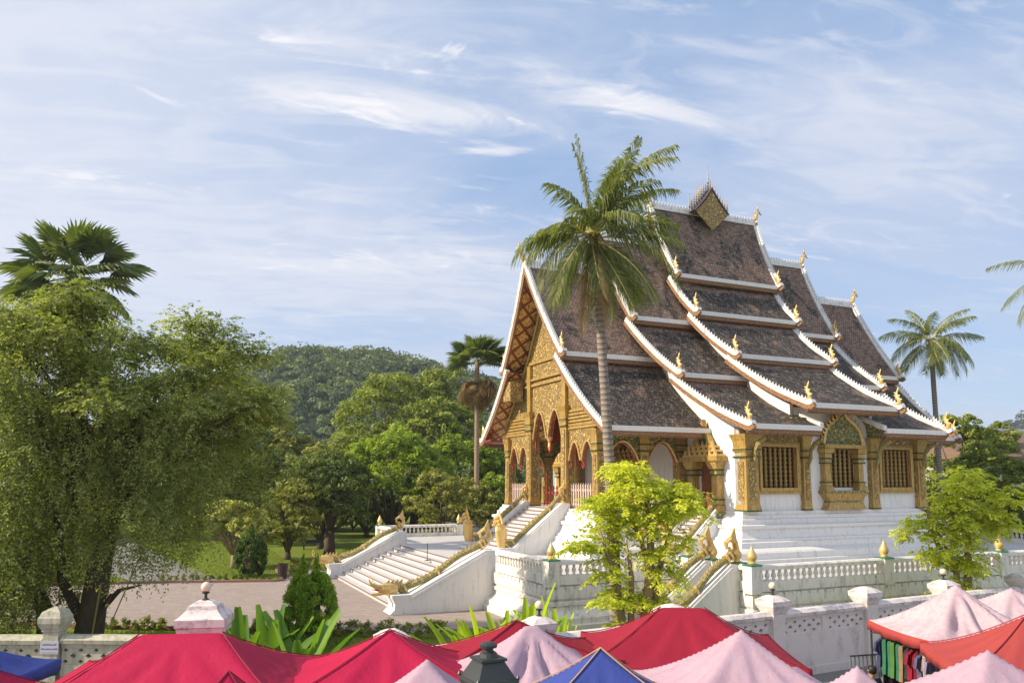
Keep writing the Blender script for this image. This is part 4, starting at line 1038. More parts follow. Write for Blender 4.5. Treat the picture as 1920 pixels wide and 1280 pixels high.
canopy('broad pink canopy in the bottom right corner', M_PINK, (7.43, 12.4), 10, 3.6, 3.0, 2.3, 3.3, 0, seed=14, wr=.035)
canopy('faded salmon red canopy at the right border', M_SALM, (10.5, 16.1), -13, 3.3, 3.0, 2.3, 3.22, 0, seed=15, polem=M_POLEW)
canopy('pink and white canopy with hanging clothes under it', M_PINKW, (10.85, 19.25), 3, 3.1, 2.7, 2.35, 3.42, 0, seed=16, wr=.11, sidem=M_SALM)
canopy('pale pink canopy at the far right behind the salmon one', M_PINKW, (14.0, 22.1), 5, 3.2, 2.9, 2.2, 2.95, 0, seed=17, wr=.07)

# hanging clothes, rail, rack, stall cloth, person
gcols = [(.04,.14,.085), (.05,.16,.09), (.07,.17,.04), (.04,.14,.10), (.24,.16,.08), (.05,.05,.10), (.24,.015,.025), (.17,.015,.025), (.08,.09,.16), (.28,.15,.12), (.20,.19,.30), (.04,.04,.06)]
rail = empty('clothes_rail', (9.42, 20.2, 0), 0); tag(rail, 'metal rail for clothes on the left side of the pink and white canopy', 'clothes rail')
mb = MB(); mb.tube([(0,0,2.12),(.10,-2.35,2.12)], .016, 6); mb.build('bar', M_POLE, rail)
for y in (0, -2.35): mb = MB(); mb.tube([(0 if y == 0 else .1, y, 0), (0 if y == 0 else .1, y, 2.12)], .018, 6); mb.build('upright', M_POLE, rail)
gn = ['sea green trousers', 'jade green trousers', 'grass green trousers', 'teal green trousers', 'tan brown trousers', 'navy top', 'bright red top', 'deep red top', 'slate blue top', 'rust brown top', 'lilac grey top', 'black top']
def garment(i, p, c, nm, rz):
    g = empty('hanging_garment', p, rz); m = plain('garment_' + nm.replace(' ', '_'), c, .85, .1, var=.3, sc=8)
    tr_ = 'trousers' in nm
    tag(g, nm + (' hanging from the clothes rail' if i < 12 else ' hanging under the salmon canopy'), 'garment', 'clothes hanging at the market stall')
    mb = MB(); L = .85 if tr_ else .72
    if tr_:
        for s in (-1, 1): mb.rings([[(s*.085+hx*a, hy*b, z) for a, b in ((-1,-1),(1,-1),(1,1),(-1,1))] for z, hx, hy in ((-.10,.085,.05),(-.38,.088,.05),(-.6,.10,.045),(-L,.135,.05))])
        mb.rings([[(hx*a, hy*b, z) for a, b in ((-1,-1),(1,-1),(1,1),(-1,1))] for z, hx, hy in ((-.02,.15,.04),(-.099,.17,.052))])
    else:
        mb.rings([[(hx*a, hy*b, z) for a, b in ((-1,-1),(1,-1),(1,1),(-1,1))] for z, hx, hy in ((-.04,.06,.03),(-.10,.21,.045),(-.28,.20,.06),(-.5,.18,.055),(-L,.21,.06))])
        for s in (-1, 1): mb.rings([[(s*.20+s*o+.06*a, .035*b, z) for a, b in ((-1,-1),(1,-1),(1,1),(-1,1))] for z, o in ((-.11,.0),(-.34,.07))])
    mb.build('cloth', m, g)
    mb = MB(); mb.tube([(-.17,0,-.06),(0,0,.03),(.17,0,-.06)], .008, 4); mb.tube([(0,0,.03),(0,0,.09),(.03,0,.12)], .006, 4); mb.build('hanger', M_POLE, g)
order = [5, 0, 1, 2, 3, 4, 11, 6, 7, 8, 9, 10]
for i, k in enumerate(order):
    f_ = (i + .5) / 12; garment(i, (9.42 + .10 * f_, 20.2 - 2.35 * f_, 2.0), gcols[k], gn[k], R(20 + (i * 37) % 25))
for i, (c, nm) in enumerate((((.40,.05,.10),'crimson top'), ((.16,.18,.08),'olive top'), ((.06,.14,.34),'royal blue top'), ((.32,.12,.05),'orange brown top'))):
    garment(12 + i, (9.62 + .25 * i, 17.2 + .05 * i, 1.95), c, nm, R(8))
st_ = empty('stall_backcloth', (10.9, 20.45, 0)); tag(st_, 'dark patterned cloth hung at the back of the clothes stall', 'cloth')
mb = MB(); mb.rings([[(-1.35 + 2.7*i/30, .03*math.sin(i*1.1), z) for i in range(31)] + [(1.35 - 2.7*i/30, .02 + .03*math.sin((30-i)*1.1), z) for i in range(31)] for z in (.05, 1.0, 2.1)])
q = NT('dark_patterned_cloth'); q.col(q.mix((.012, .008, .016), (.10, .03, .06), q.mr(q.noise(q.coord(), 9, 4), .5, .7))); q.rough(.9, .1); mb.build('cloth', q.m, st_)
tb = empty('stall_table', (10.8, 19.0, 0)); tag(tb, 'low table draped in dark purple cloth under the pink and white canopy', 'table')
mb = MB(); mb.box(-1.1, 1.1, -.7, .7, .74, .78); mb.build('top', q.m, tb); mb = MB(); mb.rings([[(1.12*a, .72*b, z) for a, b in ((-1,-1),(1,-1),(1,1),(-1,1))] for z in (.05, .739)], cap=False); mb.build('drape', plain('purple_drape', (.05,.02,.07), .9, .1, var=.4), tb)
rk = empty('folding_rack', (8.95, 20.1, 0), R(15)); tag(rk, 'dark folded slatted metal rack standing beside the wall', 'rack')
mb = MB()
for i in range(8): x = -.42 + .12 * i; mb.tube([(x, 0, .85), (x + .12, .18, 1.5)], .016, 5)
mb.tube([(-.44,0,.85),(.44,0,.85)], .02, 5); mb.tube([(-.32,.18,1.5),(.56,.18,1.5)], .02, 5); mb.build('slats', M_IRON, rk)
for x, y in ((-.42, 0), (.42, 0), (-.3, .4), (.5, .4)): mb = MB(); mb.tube([(x, y, 0), (x + .05, .1, 1.1)], .018, 5); mb.build('leg', M_IRON, rk)
# person standing in the gap between canopies, only head and shoulders in view
pr_ = empty('person', (8.30, 18.35, 0), R(200)); tag(pr_, 'person with short dark hair and dark shirt between the pink canopies', 'person')
def skin_body(name, pts, edges, rad, m, parent, lv=1):
    me = bpy.data.meshes.new(name); me.from_pydata(pts, edges, []); me.materials.append(m)
    o = link(name, me, parent); md = o.modifiers.new('skin', 'SKIN'); md.use_smooth_shade = True
    for i, r in enumerate(rad): me.skin_vertices[0].data[i].radius = r if hasattr(r, '__len__') else (r, r)
    me.skin_vertices[0].data[0].use_root = True
    s = o.modifiers.new('sub', 'SUBSURF'); s.levels = s.render_levels = lv
    return o
M_SKIN = plain('skin', (.36, .20, .13), .55, .3, var=.06); M_HAIR = plain('dark_hair', (.012, .010, .009), .5, .4); M_SHIRT = plain('dark_shirt', (.03, .035, .05), .85, .1, var=.3)
P_ = [(0,0,.90),(0,.01,1.10),(0,0,1.32),(0,0,1.42),(0,-.01,1.50),(0,-.02,1.60),(.18,0,1.36),(.25,.02,1.12),(.24,-.06,.88),(.24,-.12,.80),(-.18,0,1.36),(-.25,.02,1.12),(-.24,-.06,.88),(-.24,-.12,.80),(.10,0,.84),(.10,-.01,.47),(.10,.02,.08),(.10,-.14,.04),(-.10,0,.84),(-.10,-.01,.47),(-.10,.02,.08),(-.10,-.14,.04)]
E_ = [(0,1),(1,2),(2,3),(3,4),(4,5),(2,6),(6,7),(7,8),(8,9),(2,10),(10,11),(11,12),(12,13),(0,14),(14,15),(15,16),(16,17),(0,18),(18,19),(19,20),(20,21)]
body = skin_body('body', P_, E_, [(.15,.10),(.13,.09),(.15,.10),.055,(.07,.085),(.075,.09),.06,.045,.035,.035,.06,.045,.035,.035,.085,.06,.045,.035,.085,.06,.045,.035], M_SKIN, pr_, 2)
hd = MB(); hd.lathe([(.004,1.70),(.06,1.69),(.092,1.65),(.10,1.60),(.095,1.55),(.075,1.52)], (0, .015, 0), 12); hd.build('hair', M_HAIR, pr_, True)
fc = MB(); fc.tube([(0,-.098,1.605),(0,-.125,1.565),(0,-.105,1.555)], [.01,.016,.008], 5)
for s in (-1, 1): fc.tube([(s*.086,0,1.60),(s*.098,.01,1.57)], [.022,.015], 6)
fc.build('nose_and_ears', M_SKIN, pr_); fc = MB()
for s in (-1, 1): fc.lathe([(.002,-.008),(.012,0),(.002,.008)], (s*.034,-.092,1.61), 6)
fc.box(-.028, .028, -.103, -.098, 1.535, 1.542); fc.build('eyes_and_mouth', M_HAIR, pr_)
skin_body('shirt', [(0,0,.86),(0,.01,1.10),(0,0,1.32),(0,0,1.40),(.185,0,1.35),(.25,.01,1.16),(-.185,0,1.35),(-.25,.01,1.16)], [(0,1),(1,2),(2,3),(2,4),(4,5),(2,6),(6,7)], [(.17,.12),(.15,.11),(.165,.115),.07,.075,.065,.075,.065], M_SHIRT, pr_, 2)
for s in (-1, 1): fc = MB(); fc.tube([(s*.10,0,.88),(s*.10,-.01,.47),(s*.10,.02,.10)], [.10,.08,.065], 10); fc.build('trouser_leg', M_SHIRT, pr_, True)

# ------------------------------------------------------------------ street lantern
ln = empty('street_lantern', (-.205, 6.9, 0), R(28)); tag(ln, 'black iron street lantern with frosted panes in the foreground', 'street lamp')
zt = 5.65; ln.scale = (1, 1, .8)
mb = MB(); mb.lathe([(.14,0),(.14,.25),(.09,.32),(.075,1.0),(.06,1.05),(.05,4.2),(.075,4.3),(.04,4.4),(.035,4.72)], n=12); mb.build('post', M_IRON, ln, True)
mb = MB(); mb.stack(0, 0, [(zt-.97,.05),(zt-.95,.14),(zt-.92,.145)]); 
for sx_ in (-1, 1):
    for sy_ in (-1, 1): mb.rings([[(sx_*h + a, sy_*h + b, z) for a, b in ((-.012,-.012),(.012,-.012),(.012,.012),(-.012,.012))] for z, h in ((zt-.92,.125),(zt-.452,.168))])
mb.stack(0, 0, [(zt-.451,.182),(zt-.42,.190),(zt-.405,.196)]); mb.build('lantern_frame', M_IRON, ln)
mb = MB(); mb.stack(0, 0, [(zt-.404,.20),(zt-.375,.195),(zt-.37,.178),(zt-.20,.105),(zt-.19,.122),(zt-.165,.122),(zt-.16,.085)]); mb.lathe([(.085,-.16),(.075,-.12),(.045,-.095),(.04,-.075),(.075,-.06),(.078,-.03),(.05,-.008),(.015,.0)], (0,0,zt), 14)
for sx_ in (-1, 1):
    for sy_ in (-1, 1): mb.lathe([(.012,-.375),(.018,-.36),(.004,-.33)], (sx_*.19, sy_*.19, zt), 6)
mb.build('lantern_roof', M_IRON, ln); mb = MB(); mb.box(-.035, .035, -.193, -.188, zt-.40, zt-.38); mb.build('plate', plain('brass_plate', (.55,.5,.35), .4, .5, .4), ln)
M_FROST = plain('frosted_glass', (.62, .62, .56), .25, .5, var=.05)
for i in range(4):
    mb = MB(); mb.rings([[(-h, -h - .002 + o, z), (h, -h - .002 + o, z)] for o in (0, .006) for z, h in ((zt-.92,.118),(zt-.452,.158))][:2], close=False, cap=False)
    o = mb.build('pane', M_FROST, ln); o.rotation_euler = (0, 0, i * PI / 2)

# ================================================================== VEGETATION
def leafquads(P, N, size, aspect, rng, up=None):
    """diamond leaves at P with normals N (numpy)"""
    n = len(P); r = rng.normal(size=(n, 3))
    if up is not None: r = r * .5 + np.asarray(up)[None, :]
    A = r - (r * N).sum(1)[:, None] * N; A /= np.linalg.norm(A, axis=1)[:, None] + 1e-6
    B = np.cross(N, A); s = size * rng.uniform(.65, 1.25, n)[:, None] if np.isscalar(size) else size[:, None]
    V = np.stack([P - A * s * .5, P + B * s * .5 * aspect + A*s*.05, P + A * s * .5, P - B * s * .5 * aspect + A*s*.05], 1).reshape(-1, 3)
    return V, np.arange(4 * n).reshape(n, 4)
def clump_leaves(clumps, n, size, rng, aspect=.55, inner=.5, droop=0.0, up=None, sub=0):
    cl = np.array(clumps, float)
    if sub:                                   # break every clump into small boughs so the crown reads as lit and shaded tufts
        d = rng.normal(size=(len(cl), sub, 3)); d /= np.linalg.norm(d, axis=2)[:, :, None]; d[:, :, 2] = np.where(d[:, :, 2] < -.55, -d[:, :, 2], d[:, :, 2])
        c2 = cl[:, None, :3] + d * cl[:, None, 3:6] * rng.uniform(.62, 1.02, (len(cl), sub, 1)); r2 = cl[:, None, 3:6] * rng.uniform(.24, .44, (len(cl), sub, 1)) * np.array([1, 1, .8])
        cl = np.concatenate([c2, r2], 2).reshape(-1, 6)
    w = (cl[:, 3] * cl[:, 4] + cl[:, 3] * cl[:, 5]); w /= w.sum()
    idx = rng.choice(len(cl), n, p=w); d = rng.normal(size=(n, 3)); d /= np.linalg.norm(d, axis=1)[:, None]
    rad = (inner + (1 - inner) * rng.random(n)) * (1 + .12 * rng.normal(size=n))
    P = cl[idx, :3] + d * rad[:, None] * cl[idx, 3:6]
    N = d + rng.normal(size=(n, 3)) * (.38 if sub else .55) + np.array([0, 0, .35 - droop]); N /= np.linalg.norm(N, axis=1)[:, None]
    tint = np.clip(.45 + .20 * rng.normal(size=n) + (rng.random(len(cl)) - .5)[idx] * .45, 0, 1)
    V, F = leafquads(P, N, size, aspect, rng, up)
    return V, F, tint
def twigs(P0, D, L, K, leaf_l, aspect, droop, rng, t0=None):
    """drooping twigs carrying pairs of small leaves"""
    M = len(P0); L = (L * rng.uniform(.6, 1.25, M))[:, None, None]; t = np.linspace(.12, 1, K)[None, :, None]; dn = np.array([0, 0, -1.0])
    pos = P0[:, None] + D[:, None] * L * t + dn * droop * L * t * t; tg = D[:, None] + 2 * droop * t * dn; tg = tg / np.linalg.norm(tg, axis=2)[:, :, None]
    sd = np.cross(tg, dn); sd /= np.linalg.norm(sd, axis=2)[:, :, None] + 1e-5; VV = []
    for s in (-1, 1):
        A = sd * s * .8 + tg * .55 + dn * .18 + rng.normal(size=pos.shape) * .22; A /= np.linalg.norm(A, axis=2)[:, :, None]
        N = np.cross(A, tg) * s + rng.normal(size=pos.shape) * .25; B = np.cross(N, A); B /= np.linalg.norm(B, axis=2)[:, :, None] + 1e-5
        l = leaf_l * rng.uniform(.7, 1.2, (M, K, 1)); c = pos + rng.normal(size=pos.shape) * .012
        VV.append(np.stack([c, c + A*l*.5 + B*l*.5*aspect, c + A*l, c + A*l*.5 - B*l*.5*aspect], 2).reshape(-1, 3))
    V = np.concatenate(VV); F = np.arange(len(V)).reshape(-1, 4)
    tm = (rng.normal(.45, .22, M) if t0 is None else t0 + rng.normal(0, .14, M)); T = np.clip(np.repeat(tm, K) + rng.normal(0, .08, M * K) + np.tile(np.linspace(-.12, .16, K), M), 0, 1)
    return V, F, np.concatenate([T, T])
def clump_twigs(clumps, m, L, K, leaf_l, aspect, droop, rng):
    cl = np.array(clumps, float); w = cl[:, 3] ** 2; w /= w.sum(); idx = rng.choice(len(cl), m, p=w)
    d = rng.normal(size=(m, 3)); d[:, 2] = np.abs(d[:, 2]) * .8 - .25; d /= np.linalg.norm(d, axis=1)[:, None]
    P = cl[idx, :3] + d * cl[idx, 3:6] * rng.uniform(.15, .85, (m, 1)); d[:, 2] *= .7
    return twigs(P, d, L, K, leaf_l, aspect, droop, rng, np.clip(.45 + (rng.random(len(cl)) - .5)[idx] * .45, 0, 1))
def dome(rng, K, rx, ry, rz, cz, cr=.38, low=-.35):
    out = []
    while len(out) < K:
        d = rng.normal(size=3); d /= np.linalg.norm(d)
        if d[2] < low: continue
        k = rng.uniform(.55, .86); r = cr * rng.uniform(.65, 1.2) * min(rx, ry)
        out.append((d[0]*rx*k, d[1]*ry*k, cz + d[2]*rz*k, r, r, r * rng.uniform(.62, .85)))
    return out
def limbs(mb, z0, base_r, tops, rng, h0):
    mb.tube([(0,0,-.1), (.03*h0*.1, 0, h0*.5), (0, 0, h0)], [base_r*1.25, base_r, base_r*.85], 8)
    for t in tops:
        m = Vector((t[0]*.45, t[1]*.45, h0 + (t[2]-h0)*.55)); mb.tube([(0,0,h0*.92), m, t], [base_r*.55, base_r*.34, base_r*.08], 6)
def tree(name, label, loc, h, rx, rz, leafm, n, lsize, seed, trunk=.25, h0=None, K=22, ry=None, group=None, barkm=None, cr=.38, low=-.8, droop=0, aspect=.55, cat='tree', inner=.5):
    rng = np.random.default_rng(seed); t = empty(name, loc, 0); tag(t, label, cat, group)
    cz = h - rz; cl = dome(rng, K, rx, ry or rx, rz, cz, cr, low)
    V, F, ti = clump_leaves(cl, int(n * 1.5), lsize, rng, aspect, inner, droop, None, 16)
    link('crown', npmesh('crown', V, F, leafm, ti), t)
    mb = MB(); h0 = h0 or max(.4, (h - 2 * rz) * .9 + .3); sel = [cl[i][:3] for i in rng.choice(len(cl), min(8, len(cl)), replace=False)]
    limbs(mb, 0, trunk, sel, rng, h0); mb.build('trunk', barkm or M_BARK, t, True)
    return t
# ---- palms
def frond_mesh(rng, L, e0, e1, leaflet=.62, n=46, width=1.0, dry=False, m=None, curl=0.0):
    """feather frond growing along +x from the origin; elevation goes from e0 to e1 degrees."""
    k = 14; pts = [np.zeros(3)]; tang = []
    for i in range(k):
        f = (i + .5) / k; e = R(e0 + (e1 - e0) * f ** .9); a = curl * f; d = np.array([math.cos(e) * math.cos(a), math.cos(e) * math.sin(a), math.sin(e)]); tang.append(d); pts.append(pts[-1] + d * L / k)
    tang.append(tang[-1]); pts = np.array(pts); tang = np.array(tang)
    V = []; F = []; T = []
    def quad(a, b, c, d, t): o = len(V); V.extend([a, b, c, d]); F.append((o, o+1, o+2, o+3)); T.append(t)
    for i in range(k):                       # rachis, a flat triangular bar
        r0, r1 = .045 * (1 - i / k) + .006, .045 * (1 - (i+1) / k) + .006; sd0 = np.cross(tang[i], [0, 0, 1.0]); sd0 = sd0 / (np.linalg.norm(sd0) + 1e-6); up = np.cross(sd0, tang[i])
        quad(pts[i] - sd0*r0, pts[i+1] - sd0*r1, pts[i+1] + up*r1, pts[i] + up*r0, .97); quad(pts[i] + up*r0, pts[i+1] + up*r1, pts[i+1] + sd0*r1, pts[i] + sd0*r0, .97)
    for i in range(n):
        f = .16 + .84 * (i + .5) / n; x = f * k; j = min(int(x), k - 1); p = pts[j] * (1 - (x - j)) + pts[j+1] * (x - j); t = tang[j]
        side = np.cross(t, [0, 0, 1.0]); side = side / (np.linalg.norm(side) + 1e-6); upv = np.cross(side, t)
        ll = leaflet * (math.sin(PI * min(1, .16 + f * .80)) ** .6) * rng.uniform(.85, 1.1)
        for s in (-1, 1):
            if rng.random() < .10: continue
            d = side * s * (.80 * width) + t * (.50 + .5 * f) + upv * rng.uniform(-.02, .22) ; d /= np.linalg.norm(d)
            w = t * .027 * rng.uniform(.8, 1.3)
            q1 = p + d * ll * .5; q2 = p + d * ll + np.array([0, 0, -ll * rng.uniform(.35, .95)]); ti = float(np.clip(rng.normal(.42, .2), 0, .88))
            quad(p - w * .7, q1 - w, q1 + w, p + w * .7, ti); quad(q1 - w, q2 - w*.15, q2 + w*.15, q1 + w, ti)
    return npmesh('frond', np.array(V), np.array(F), m or L_PALM, np.array(T))
def palm_trunk(top, r0, r1, bend, parent, m=None):
    mb = MB(); k = 26; pts = []; rs = []
    for i in range(k + 1):
        f = i / k; pts.append((bend[0] * f ** 1.6 if True else 0, bend[1] * f ** 1.6, top * f)); rs.append((r0 + (r1 - r0) * min(1, f * 1.5)) * (1 + .05 * (i % 2)) * (1.35 if i == 0 else 1))
    mb.tube(pts, rs, 10); mb.build('trunk', m or M_BARKG, parent, True)
def coco_palm(label, loc, top, bend, specs, r0, r1, seed, leaflet=.78, n=56, nuts=True, group='coconut palms'):
    rng = np.random.default_rng(seed); t = empty('coconut_palm', loc); tag(t, label, 'palm', group)
    palm_trunk(top, r0, r1, bend, t); T0 = Vector((bend[0], bend[1], top))
    for az, e0, e1, L, w, *dr in specs:
        me = frond_mesh(rng, L, e0, e1, leaflet, n, w, m=L_DRY if dr else None, curl=rng.uniform(-.5, .5))
        link('frond', me, t, Matrix.Translation(T0 + Vector((math.cos(R(az)) * .08, math.sin(R(az)) * .08, rng.uniform(-.25, .15)))) @ Matrix.Rotation(R(az), 4, 'Z') @ Matrix.Rotation(rng.uniform(-.5, .5), 4, 'X'))
    if nuts:
        M_NUT = plain('coconut_husk', (.30, .20, .06), .6, .3, var=.4)
        for i in range(6):
            a = i * 1.1; mb = MB(); mb.lathe([(.01,-.15),(.09,-.11),(.12,0),(.09,.11),(.01,.15)], (T0.x + .26*math.cos(a), T0.y + .26*math.sin(a), T0.z - .35 - .1 * (i % 3)), 8); mb.build('coconut', M_NUT, t, True)
        mb = MB()
        for i in range(9): a = i * .7; mb.tube([T0 + Vector((0,0,-.1)), T0 + Vector((.25*math.cos(a), .25*math.sin(a), .1)), T0 + Vector((.5*math.cos(a), .5*math.sin(a), -.35))], [.05,.03,.01], 5)
        mb.build('crown_base', M_BARK, t)
    return t
main_specs = [(165,89,80,3.5,.5),(172,88,72,3.2,.35),(100,88,60,4.0,.8),(280,87,55,3.7,.8),(0,87,15,4.4,1),(12,84,0,4.2,1),(-18,83,-5,4.1,1),(28,80,5,3.8,1),(-42,76,-20,3.4,1),(-65,76,10,3.2,1),(205,76,5,2.8,1),(-5,62,-20,3.6,1),(245,66,-35,2.4,1),(75,66,0,2.6,1),
    (4,40,-30,3.1,1),(-3,24,-40,3.2,1),(-14,8,-80,4.1,.9),(176,46,-55,2.5,1),(187,22,-64,3.4,1),(150,34,-45,2.7,1),(203,-8,-82,3.1,.9),
    (218,-42,-87,2.7,.7),(229,-22,-88,3.3,.8),(248,-50,-88,2.4,.7),(262,-15,-89,3.5,.7),(281,-48,-87,3.0,.75),(297,-25,-88,3.4,.8),(318,-50,-89,2.6,.7),(333,-20,-84,3.3,.8),(352,-40,-88,2.9,.75),(30,-25,-82,3.0,.9),(62,-30,-85,2.9,.9),(100,-25,-85,2.9,.9),(130,-20,-80,2.8,.9),
    (270,40,-45,2.2,.9),(300,50,-40,2.6,1),(225,44,-50,2.4,.9),(190,-58,-89,2.6,.7),(10,-55,-89,2.8,.7),(255,-60,-90,3.0,.45,1),(285,-64,-90,3.3,.4,1),(310,-62,-90,2.7,.45,1),(235,-62,-90,2.6,.45,1),(272,-66,-90,3.7,.35,1)]
coco_palm('tall leaning coconut palm rising in front of the temple porch roof', tuple(at(1152, 26.5)), 14.55, (-.62, .3), main_specs, .22, .155, 3)
sm = [(a, e0, e1, L, 1) for a, e0, e1, L in [(90,80,40,3),(0,75,20,3),(20,55,-10,3.4),(-20,60,0,3),(180,60,-5,3.2),(160,45,-20,3.6),(200,25,-30,3.6),(-10,30,-20,3.6),(10,10,-50,3.8),(185,5,-60,3.6),(210,-15,-75,3.4),(-30,-10,-70,3.6),(240,-30,-85,3.4),(270,-40,-88,3.6),(300,-30,-86,3.5),(330,-20,-80,3.6),(150,-15,-75,3.3),(45,-20,-75,3.3),(90,40,-30,3.2),(270,65,10,2.8),(255,-5,-70,3.3),(285,10,-60,3.3)]]
coco_palm('small coconut palm standing behind the right end of the temple', tuple(at(1760, 57)), 16.4, (-.2, 0), [(a_, e_ + (6 if e_ > 30 else 0), f_, L_ * (1.15 if e_ > 50 else 1), w_) for a_, e_, f_, L_, w_ in sm], .24, .17, 5, .85, 60)
coco_palm('coconut palm cut off by the right border showing only left fronds', tuple(at(2028, 48)), 19.0, (.0, 0), [(q_[0], q_[1], q_[2], q_[3] * 1.3, 1) for q_ in sm], .25, .18, 6, .85, 60)
def fan_mesh(rng, L, rad, m, droop=.25, spread=150):
    """petiole along +x then a pleated fan with free tips"""
    V = []; F = []; T = []
    def quad(a, b, c, d, t): o = len(V); V.extend([a, b, c, d]); F.append((o, o+1, o+2, o+3)); T.append(t)
    for s in (-1, 1): quad((0, -.03*s, 0), (L, -.018*s, 0), (L, 0, .03), (0, 0, .05), .93)
    n = 30; base = np.array([L, 0, 0.0])
    for i in range(n):
        a0, a1 = [R(-spread + 2*spread*(i + q_) / n) for q_ in (0, 1)]; am = (a0 + a1) / 2; rr_ = rad * (.82 + .18 * math.cos(am)) * rng.uniform(.93, 1.05); pl = .04 * rad
        def P(a, r, z): return base + np.array([math.cos(a) * r, math.sin(a) * r, z - droop * (r / rad) ** 2 * rad * .6 + .05 * rad * abs(math.sin(a))])
        ri = rr_ * .62; ti = float(np.clip(rng.normal(.45, .2), 0, .85))
        quad(base, P(a0, ri, -pl), P(am, ri, pl), base + np.array([0,0,.005]), ti); quad(base, P(am, ri, pl), P(a1, ri, -pl), base + np.array([0,0,.005]), ti)
        tip = P(am + rng.uniform(-.03, .03), rr_, -droop * rad * rng.uniform(.0, .35)); tip2 = tip + np.array([0, 0, .004])
        quad(P(a0, ri, -pl), tip, tip2, P(am, ri, pl), ti); quad(P(am, ri, pl), tip2, tip, P(a1, ri, -pl), ti)
    return npmesh('fan_frond', np.array(V, float), np.array(F), m, np.array(T))
def fan_palm(label, loc, top, specs, rad, L, r0, seed, dead=0, m=None):
    rng = np.random.default_rng(seed); t = empty('fan_palm', loc); tag(t, label, 'palm', 'fan palms')
    palm_trunk(top, r0, r0 * .8, (0, 0), t, M_BARKP if dead else M_BARK); T0 = Vector((0, 0, top))
    for az, el, sc in specs:
        me = fan_mesh(rng, L * sc, rad * rng.uniform(.9, 1.1), m or L_FAN, .3 if el > 20 else .45)
        link('fan_frond', me, t, Matrix.Translation(T0) @ Matrix.Rotation(R(az), 4, 'Z') @ Matrix.Rotation(-R(el), 4, 'Y') @ Matrix.Rotation(rng.uniform(-.6, .6), 4, 'X'))
    for i in range(dead):
        me = fan_mesh(rng, L * .75, rad * 1.05, L_DRY, .55, 100)
        link('dead_frond', me, t, Matrix.Translation(T0 + Vector((0, 0, -.9 - 1.1 * (i % 5) / 5))) @ Matrix.Rotation(R(i * 360 / dead * 2.3), 4, 'Z') @ Matrix.Rotation(R(32 + (i * 13) % 46), 4, 'Y'))
    return t
sp = [(90,85,1),(200,70,1.1),(340,72,1.1),(180,40,1.3),(0,48,1.25),(270,50,1.1),(20,30,1.4),(160,25,1.3),(200,8,1.2),(-20,10,1.4),(240,20,1.1),(300,18,1.2),(-5,-10,1.4),(185,-15,1.2),(90,30,1.2),(60,10,1.3),(120,5,1.2),(260,-25,1.0),(290,-30,1.0),(225,-35,1.0),(320,-30,1.1),(345,28,1.55),(10,-25,1.3),(330,40,1.6),(350,5,1.7),(305,0,1.4),(280,-8,1.2),(250,-5,1.2),(210,-20,1.3),(170,-10,1.3),(335,-35,1.4),(20,15,1.7),(355,-28,1.7),(150,50,1.1),(315,55,1.2)]
fan_palm('broad fan palm rising above the weeping tree', tuple(at(112, 45)), 18.0, sp, 1.7, 1.8, .3, 11)
fan_palm('slender fan palm with a skirt of dead brown fronds', tuple(at(894, 66)), 16.2, [(a_, e_, s_*.8) for a_, e_, s_ in sp if e_ > 0] + [(5,-5,1.0),(185,-8,1.0)], 1.45, 1.5, .24, 12, dead=26)

